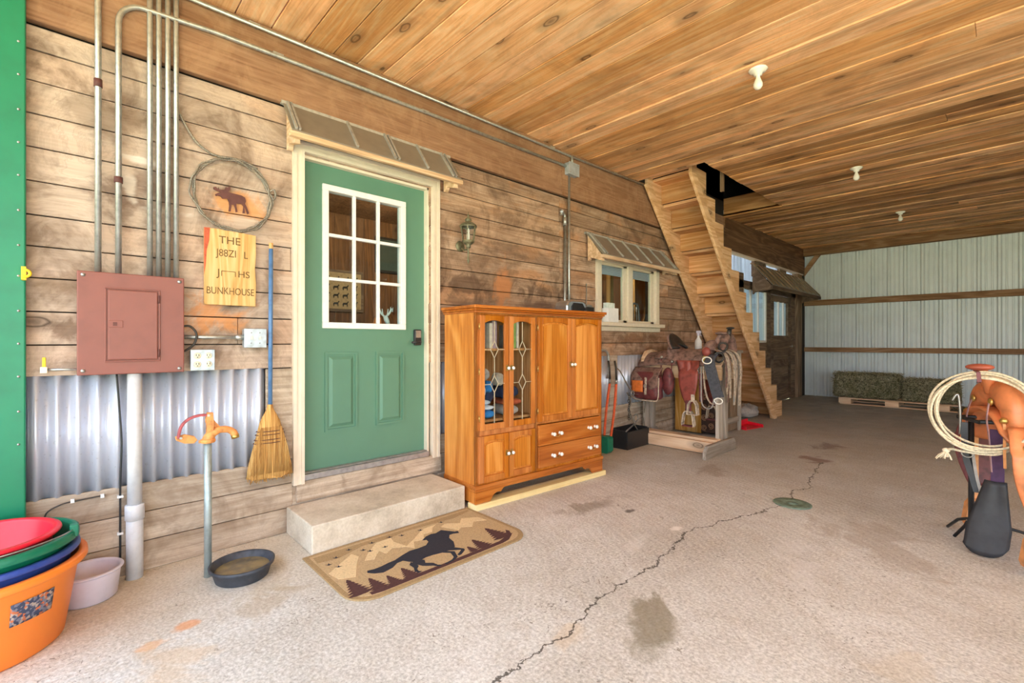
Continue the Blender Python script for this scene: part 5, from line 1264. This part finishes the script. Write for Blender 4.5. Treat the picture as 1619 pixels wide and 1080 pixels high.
t = thing('saddlebag', 'second dark bag of the pair, hanging behind and right of the corded maroon one', 'bag', (.48,5.3,.6))
MB().ball((.47,5.02,.76),(.075,.045,.16),18,12).build('bag_body', MT['leather_mar'], t)
def yoke(u, v):
    a = (v*2-1)*1.25; return Vector((.07+.33*u, 5.25+.24*math.sin(a)*-1, 1.10-.02-.24*(1-math.cos(a))+.03*u))
MB().grid(yoke, 10, 18).build('yoke', MT['leather_dusty'], t, solid=.008)
# red brown chap panel hanging in front, straps, cinch, etc.
def hang(name, lab, cat, m, fn, nu=14, nv=8, solid=.006):
    o = MB().grid(fn, nu, nv).build(name, m, solid=solid); return tag(o, lab, cat)
hang('leather_flap', 'red brown leather panel hanging over the pale rail of the rack', 'leather panel', MT['leather_red'],
     lambda u,v: Vector((.68+(v-.5)*(.17-.08*u)+.03*u+.01*math.sin(6*u), 4.985-.02*math.sin(v*PI)-.012*math.sin(9*v+3*u), 1.01-.42*u-.03*math.sin(v*PI)*u)))
t = thing('stirrup', 'pale rawhide covered stirrup hanging on a strap below the red panel', 'stirrup', (.80,4.95,.40))
MB().strip(curve_pts([(.78,4.95,.86),(.80,4.945,.68),(.805,4.94,.56)],4),.04,.008,(1,0,0)).build('strap', MT['rawhide'], t)
MB().strip([(.785,4.94,.57),(.76,4.94,.53),(.75,4.94,.42),(.86,4.94,.42),(.85,4.94,.53),(.825,4.94,.57),(.785,4.94,.57)],.075,.012,(0,1,0)).build('stirrup_body', MT['rawhide'], t, bevel=.003)
t = thing('cinch', 'wide grey neoprene cinch with white buckles hanging at the rack front', 'cinch', (1.05,4.9,.6))
C = curve_pts([(1.02,5.12,1.09),(.995,5.02,1.075),(.99,4.93,1.01),(1.02,4.91,.90),(1.06,4.90,.76),(1.10,4.90,.63)],5)
MB().strip(C,.12,.018,(.95,-.1,.25)).build('pad', MT['neoprene'], t, bevel=.004)
for (cx,cz_,r) in ((.985,1.02,.035),(1.105,.60,.03)):
    MB().tube([(cx+r*1.4*math.cos(a),4.885,cz_+r*math.sin(a)) for a in [2*PI*i/20 for i in range(20)]],.0065,8,closed=True).build('buckle', MT['porcelain'], t)
MB().strip(curve_pts([(.93,4.93,.95),(.945,4.92,.75),(.985,4.915,.60),(1.05,4.90,.56),(1.10,4.90,.60)],5),.03,.006,(0,1,0)).build('tie_strap', MT['rawhide'], t)
MB().strip(curve_pts([(.90,4.94,.95),(.905,4.93,.75),(.91,4.925,.57),(.955,4.92,.51),(1.02,4.92,.52),(1.045,4.92,.62)],5),.022,.006,(0,1,0)).build('tie_strap', MT['canvas'], t)
t = thing('harness', 'heap of pale worn harness straps over the right end of the rack', 'harness', (1.08,5.3,.6))
random.seed(11)
for k in range(9):
    y = 5.05+.05*k+random.uniform(-.01,.01); xo = random.uniform(0,.04); zl = random.uniform(.50,.75)
    P = [(.90,y+.05,1.12+.01*(k%2)),(.98+xo,y+.02,1.125),(1.07+xo,y,1.06),(1.105+xo,y-.01,.90),(1.10+xo+random.uniform(-.02,.02),y-.01,zl)]
    MB().strip(curve_pts(P,5),random.uniform(.025,.05),.007,(0,1,0)).build('strap', random.choice((MT['rawhide'],MT['leather_dusty'],MT['rawhide'],MT['canvas'])), t)
for (x,y,z,r) in ((1.06,5.0,1.05,.05),(1.04,5.16,1.16,.045)):
    MB().tube([(x+r*math.cos(a),y+.01*math.sin(2*a),z+r*math.sin(a)) for a in [2*PI*i/22 for i in range(22)]],.011,8,closed=True).build('ring', MT['darkm'], t)
MB().ball((.93,4.99,1.11),(.05,.03,.05),14,9).build('rosette', MT['leather_red'], t)
MB().ball((.92,4.985,1.02),(.035,.02,.045),12,8).build('yellow_tag', plain('ochre_leather',(196,172,70),.7), t)
t = thing('saddle_tree', 'dusty saddle fork with dark handle ring behind the harness straps', 'saddle tree', (.98,5.45,1.1))
MB().tube(curve_pts([(.98,5.25,1.10),(.98,5.32,1.22),(.98,5.42,1.28),(.98,5.52,1.24),(.98,5.58,1.10)],5),.05,14).build('fork_arch', MT['leather_dusty'], t)
MB().tube([(1.0,5.40,1.26),(1.02,5.39,1.36)],[.03,.022],12).ball((1.03,5.38,1.37),(.045,.045,.014),14,8).build('horn', MT['darkm'], t)
# tools and odds between cabinet and rack
t = thing('dirt_scoop', 'orange handled green scoop tongs standing between cabinet and corrugated wall strip', 'garden tool', (.15,4.28,0))
for (a,b,nm) in (((.115,4.27,.17),(.185,4.27,.76),0),((.185,4.29,.17),(.255,4.29,.76),1)):
    MB().tube(curve_pts([a,((a[0]+b[0])/2-.012+.02*nm,a[1],.45),b],5),.0135,12).build('handle', MT['grip'], t)
    MB().tube([b,(b[0]+.004,b[1],b[2]+.05)],.012,10).build('ferrule', MT['steel'], t)
    MB().tube([(b[0]+.004,b[1],b[2]+.05),(b[0]-.01,b[1]+.01,b[2]+.17),(b[0]-.02,b[1]-.0,b[2]+.25)],.011,8).build('grip', MT['darkm'], t)
MB().prism([(.08,0),(.065,.03),(.07,.17),(.10,.185),(.20,.185),(.215,.16),(.215,.03),(.19,0)],(0,4.20,0.002),(1,0,0),(0,0,1),(0,.10,0)).build('scoop', MT['green_pl'], t, bevel=.012)
t = thing('bent_pipe', 'bent grey pipe looping out of the wall beside the cabinet', 'pipe', (.05,4.4,.8))
MB().tube([(.03,4.24,1.12),(.05,4.33,1.12)]+arc((.05,4.36,1.04),.08,PI/2,0,8)[1:]+[(.05,4.44,.85),(.03,4.44,.80)],.013,12).build('pipe', MT['galv_pipe'], t)
t = thing('black_bin', 'open black plastic bin on the floor against the wall', 'bin', (.13,4.75,0))
mb = MB()
for q in ((.03,.05,4.52,4.98,0,.22),(.23,.25,4.52,4.98,0,.20),(.05,.23,4.52,4.54,0,.21),(.05,.23,4.96,4.98,0,.21),(.05,.23,4.54,4.96,0,.012)): mb.box(*q)
mb.build('bin_body', MT['black'], t, bevel=.004)
t = thing('pry_bar', 'pale metal bar lying across the open black bin', 'tool', (.2,4.6,.2))
MB().tube([(.245,4.50,.215),(.10,4.92,.235)],.009,8).build('bar', MT['steel'], t)
t = thing('bridle', 'tangled bridle with bit chains hanging left of the saddle rack', 'bridle', (.15,4.75,.5))
B1 = [[(.03,4.62,.92),(.06,4.67,.86),(.10,4.76,.70),(.14,4.83,.60)],[(.10,4.74,.62),(.14,4.76,.52),(.12,4.75,.40),(.13,4.78,.30)],[(.14,4.83,.60),(.16,4.92,.585),(.17,5.0,.56),(.17,5.03,.48),(.16,5.02,.36)],[(.13,4.78,.36),(.16,4.80,.25),(.17,4.90,.14),(.19,5.02,.02)],[(.16,5.0,.30),(.18,5.02,.16),(.19,5.05,.01)],[(.14,4.86,.28),(.15,4.97,.30),(.15,5.03,.295)]]
for P in B1: MB().strip(curve_pts(P,5),.016,.006,(.2,1,0)).build('rein', MT['wire'], t)
for k in range(12):
    z = .60-.026*k; y = 4.755+.012*math.sin(k*1.7); ax = k % 2
    MB().tube([(.12+(.013*math.cos(a) if ax else .0), y+(.0 if ax else .013*math.cos(a)), z+.018*math.sin(a)) for a in [2*PI*i/12 for i in range(12)]],.0035,6,closed=True).build('bit_chain_link', MT['darkm'], t)
for (y,z,r) in ((4.80,.61,.03),(4.87,.31,.045),(4.95,.60,.022)):
    MB().tube([(.14,y+r*math.cos(a),z+r*math.sin(a)) for a in [2*PI*i/18 for i in range(18)]],.006,8,closed=True).build('bit_ring', MT['steel'], t)
random.seed(5)
# ------------------------------------------------------------------ floor stand, lasso, black flap at right
t = thing('saddle_stand', 'black metal tripod stand beneath the orange tan saddle', 'saddle stand', (3.02,3.93,0))
MB().tube([(3.012,3.92,.0),(3.012,3.92,.76)],.014,14).build('pole', MT['black'], t)
MB().tube([(3.012,3.92,.16),(2.95,4.02,.11),(2.895,4.15,.015)],.009,10).build('leg', MT['black'], t)
MB().tube([(3.012,3.92,.18),(2.985,3.95,.10),(2.935,3.98,.012)],.009,10).build('leg', MT['black'], t)
MB().tube([(3.012,3.92,.16),(3.2,4.1,.09),(3.40,4.25,.012)],.009,10).build('leg', MT['black'], t)
for dx, dy in ((.05,-.087),(-.05,.087)): MB().tube([(3.0+dx,3.86+dy,.76),(3.50+dx,4.14+dy,.76)],.012,10).build('top_rail', MT['black'], t)
MB().tube([(2.96,3.98,.755),(3.05,3.79,.755)],.011,10).build('cross_bar', MT['black'], t)
MB().tube(curve_pts([(2.93,3.90,.86),(2.955,3.90,.90),(2.965,3.90,.80),(2.965,3.90,.66)],5),.007,8).build('hanger_hook', MT['steel'], t)
t = thing('latigo_strap', 'black buckled leather strap hanging beside the stand pole under the lasso', 'strap', (3.0,3.87,.3))
MB().strip(curve_pts([(2.985,3.86,.74),(2.99,3.85,.55),(3.02,3.84,.42),(3.04,3.83,.34)],5),.03,.008,(1,.1,0)).build('strap', MT['leather_blk'], t)
MB().tube([(3.0+.026*math.cos(a),3.835,.56+.022*math.sin(a)) for a in [2*PI*i/18 for i in range(18)]],.004,6,closed=True).build('buckle', MT['steel'], t)
MB().strip(curve_pts([(3.02,3.84,.60),(3.035,3.83,.45),(3.07,3.82,.26),(3.06,3.82,.20),(3.0,3.82,.17)],5),.014,.005,(1,.1,0)).build('tie', MT['string_'] if 'string_' in MT else MT['canvas'], t)
t = thing('rear_cinch', 'wide black leather flap hanging from a purple strap below the orange saddle', 'cinch', (3.1,3.80,.02))
MB().grid(lambda u,v: Vector((3.115-.045*u+(v-.5)*(.075+.10*min(u*1.6,1)), 3.80-.02*math.sin(v*PI)-.03*u, .43-.425*u+(.05*(abs(v-.5)*2)**3*max(0,u-.85)/.15))),16,10).build('flap', MT['leather_blk'], t, solid=.012)
MB().strip(curve_pts([(3.118,3.81,.72),(3.122,3.80,.56),(3.122,3.79,.41)],4),.055,.008,(1,0,0)).build('strap', MT['purple'], t, bevel=.002)
t = thing('lasso', 'coiled pale lasso rope hung over the horn of the orange saddle', 'rope', (3.05,3.70,.6))
random.seed(3)
for k in range(6):
    rx, rz_ = .188+.010*(k%4)+.002*k, .192+.007*((k*3)%5); cx_, cz0 = 3.066+.006*math.sin(k*2.1), .828+.006*math.cos(k*1.7); ph = k*1.1
    pts = [(cx_+rx*math.cos(a)+.004*math.sin(3*a+ph), 3.70-.012*k+.018*math.sin(a*2+ph)+.03*math.sin(a), cz0+rz_*math.sin(a)*(1.0)) for a in [2*PI*i/64 for i in range(64)]]
    MB().tube(pts,.0065,8,closed=True).build('rope_turn', MT['rope'], t)
MB().tube(curve_pts([(3.19,3.67,.66),(3.12,3.65,.605),(3.0,3.65,.60),(2.94,3.66,.605),(2.918,3.67,.585)],5),.007,8).build('rope_tail', MT['rope'], t)
mb = MB()
for k in range(46):
    a = random.uniform(-.9,.9); b = random.uniform(-.6,.6); L_ = random.uniform(.04,.062)
    mb.tube([(2.918,3.67,.595),(2.912+.5*L_*math.sin(a),3.67+.5*L_*math.sin(b),.595-L_*.55),(2.905+L_*math.sin(a)*.8,3.67+L_*math.sin(b)*.7,.60-L_)],.0028,4)
mb.ball((2.918,3.67,.592),(.018,.016,.014),10,8)
mb.build('tassel', MT['cotton'], t)
MB().strip([(3.035,3.735,1.055),(3.05,3.62,1.05),(3.055,3.615,1.0),(3.05,3.70,.99)],.018,.005,(1,0,0)).build('horn_tie', MT['leather_mar'], t)
tag(MB().box(3.02,3.16,4.35,4.60,.47,.52).build('white_cloth', MT['white']), 'white folded cloth glimpsed behind the saddle stand', 'cloth') if False else None

# ------------------------------------------------------------------ hay and pallet at the back
t = thing('pallet', 'pale wooden pallet under the hay bales by the metal wall', 'pallet', (1.7,11.3,0))
for a,b in ((.92,1.16),): pass
for y in (10.98,11.26,11.54): MB().box(.90,2.62,y,y+.09,.105,.125).build('deck_board', MT['lumber_x'], t, bevel=.002)
MB().box(.90,2.62,11.10,11.24,.105,.125).build('deck_board', MT['lumber_x'], t)
for x in (.90,1.62,2.30):
    MB().box(x,x+.20,10.98,11.62,.02,.103).build('stringer', MT['lumber_x'], t, bevel=.002)
for y in (10.98,11.5): MB().box(.92,2.6,y,y+.1,.0,.018).build('base_board', MT['lumber_x'], t)
def bale(lab, x0,x1,y0,y1,z0,z1, seed):
    t = thing('hay_bale', lab, 'hay bale', ((x0+x1)/2,(y0+y1)/2,z0), group='hay bales on the pallet'); random.seed(seed)
    mb = MB(); cx,cy,cz_ = (x0+x1)/2,(y0+y1)/2,(z0+z1)/2; hx_,hy_,hz_ = (x1-x0)/2,(y1-y0)/2,(z1-z0)/2
    from mathutils import noise as mn
    def fn(u, v):
        a = u*2*PI; b = -PI/2+v*PI; n = Vector((math.cos(a)*math.cos(b), math.sin(a)*math.cos(b), math.sin(b)))
        k = (abs(n.x)**9+abs(n.y)**9+abs(n.z)**9)**(-1/9); p = Vector((n.x*k*hx_, n.y*k*hy_, n.z*k*hz_))
        d = 1+.10*mn.noise(p*5+Vector((seed,0,0)))+.08*mn.noise(p*16+Vector((seed,0,0)))
        return Vector((cx,cy,cz_))+Vector((p.x*(1+(d-1)*.5),p.y*d,p.z*d))
    MB().grid(fn, 80, 48).build('bale_body', MT['hay'], t)
    for k in range(1500):
        f = random.random()
        if f < .62: p = Vector((random.uniform(x0,x1), y0-.004, random.uniform(z0+.01,z1)))
        elif f < .85: p = Vector((random.uniform(x0,x1), random.uniform(y0,y1), z1+.004))
        else: p = Vector((x0 if random.random()<.5 else x1, random.uniform(y0,y1), random.uniform(z0,z1)))
        d = Vector((random.gauss(0,1), random.gauss(-.3,.5), random.gauss(0,.8))).normalized()*random.uniform(.02,.055)
        mb.tube([p-d*.5, p+d],.0028,3,caps=False)
    mb.build('hay_stems', MT['haystem'], t)['kind'] = 'stuff'
    for y in ():
        pass
    for z in (z0+hz_*.65, z0+hz_*1.35):
        MB().tube([(x0-.004,y0-.006,z),(x1+.004,y0-.006,z)],.003,5).build('twine', MT['horsehair'], t)
    return t
bale('taller left hay bale on the pallet against the back wall', .80,1.83,11.02,11.50,.13,.60,3)
bale('lower right hay bale beside the taller one on the pallet', 1.87,2.62,11.05,11.50,.13,.53,9)
mb = MB(); random.seed(4)
for k in range(700):
    x = random.gauss(2.95,.25); y = random.gauss(11.35,.18); z = abs(random.gauss(0,.05))*max(0,1-abs(x-2.95)/.6)+.006
    a = random.uniform(0,PI); L_ = random.uniform(.03,.08)
    mb.tube([(x,y,z),(x+L_*math.cos(a),y+L_*math.sin(a),max(.004,z+random.uniform(-.02,.03)))],.0022,3,caps=False)
tag(mb.build('loose_hay', MT['horsehair']), 'loose dark hay scattered on the floor right of the bales', 'hay', kind='stuff')
# ------------------------------------------------------------------ things seen through the panes
t = thing('framed_picture', 'framed tan picture with rows of small dark animals seen through the door', 'picture', (-3.56,2.87,1.66))
MB().box(-3.575,-3.55,2.52,3.22,1.66,2.27).build('frame', MT['dutch'], t)
pc = MB().box(-3.55,-3.545,2.56,3.18,1.70,2.23).build('picture', plain('tan_picture',(176,150,112),.8), t)
mb = MB()
for r_ in range(4):
    for c_ in range(4):
        y, z = 2.62+.14*c_, 1.735+.12*r_
        mb.prism([(y+.7*a,z+.7*b) for a,b in ((0,0),(.012,0),(.018,.04),(.08,.04),(.086,0),(.10,0),(.10,.07),(.125,.10),(.11,.12),(.085,.085),(.01,.08),(-.012,.05))],(-3.545,0,0),(0,1,0),(0,0,1),(.003,0,0))
mb.build('animal_shapes', MT['void'], pc)
t = thing('antler_ornament', 'white antler ornament with orange shade behind the lower right door pane', 'ornament', (-.2,1.76,1.36))
mb = MB()
for s_ in (-1,1):
    mb.tube(curve_pts([(-.17,1.775,1.41),(-.17,1.775+s_*.035,1.44),(-.17,1.775+s_*.055,1.48)],4),.008,8)
    for k,(dy,dz) in enumerate(((.02,.045),(.042,.05),(.062,.035))): mb.tube([(-.17,1.775+s_*dy,1.43+.012*k),(-.17,1.775+s_*(dy+.006),1.43+.012*k+dz)],[.006,.003],6)
mb.tube([(-.17,1.775,1.42),(-.165,1.785,1.385),(-.155,1.80,1.345)],[.016,.02,.012],10)
mb.build('antlers', MT['white'], t)
MB().lathe([(0,.0),(.034,.0),(.026,.06),(0,.06)],(-.2,1.725,1.345),16).build('shade', MT['orange_pl'], t)
MB().box(-.24,-.15,1.68,1.84,1.325,1.34).build('base', MT['dutch'], t)
t = thing('framed_picture', 'dark green framed picture on the inner wall seen through the upper right door panes', 'picture', (-3.56,3.65,2.3))
MB().box(-3.575,-3.55,3.42,3.86,2.30,2.86).build('frame', MT['void'], t)
MB().box(-3.55,-3.545,3.46,3.82,2.34,2.82).build('picture', plain('dark_green_print',(54,70,62),.6), t)
t = thing('interior_door', 'orange brown plank door with diagonal brace inside the twin pane window', 'door', (-1.2,7.3,.3))
MB().box(-1.25,-1.21,7.02,7.66,.3,2.4).build('slab', MT['crate'], t)
MB().bar((-1.20,7.05,1.3),(-1.20,7.62,2.3),.02,.10,(1,0,0)).build('brace', MT['crate'], t)
t = thing('chair', 'pale metal chair back seen inside the right window pane', 'chair', (-.5,5.6,.3))
mb = MB(); mb.tube(curve_pts([(-.45,5.74,.8),(-.47,5.72,1.3),(-.48,5.77,1.70),(-.48,5.86,1.76),(-.48,5.94,1.68),(-.46,5.96,1.2)],6),.014,10)
for y in (5.81,5.89): mb.tube([(-.46,y,1.0),(-.48,y,1.72)],.008,8)
mb.build('back_frame', MT['steel'], t)
MB().box(-.86,-.44,5.66,6.04,.76,.80).build('seat', MT['steel'], t)
for x,y in ((-.46,5.69),(-.46,6.0),(-.84,5.69),(-.84,6.0)): MB().tube([(x,y,.30),(x,y,.77)],.012,8).build('leg', MT['steel'], t)
t = thing('timber_post', 'dark timber post inside the left window pane', 'post', (-.9,5.4,.3))
MB().box(-.95,-.88,5.82,5.90,.3,3.1).build('post', MT['crate'], t)
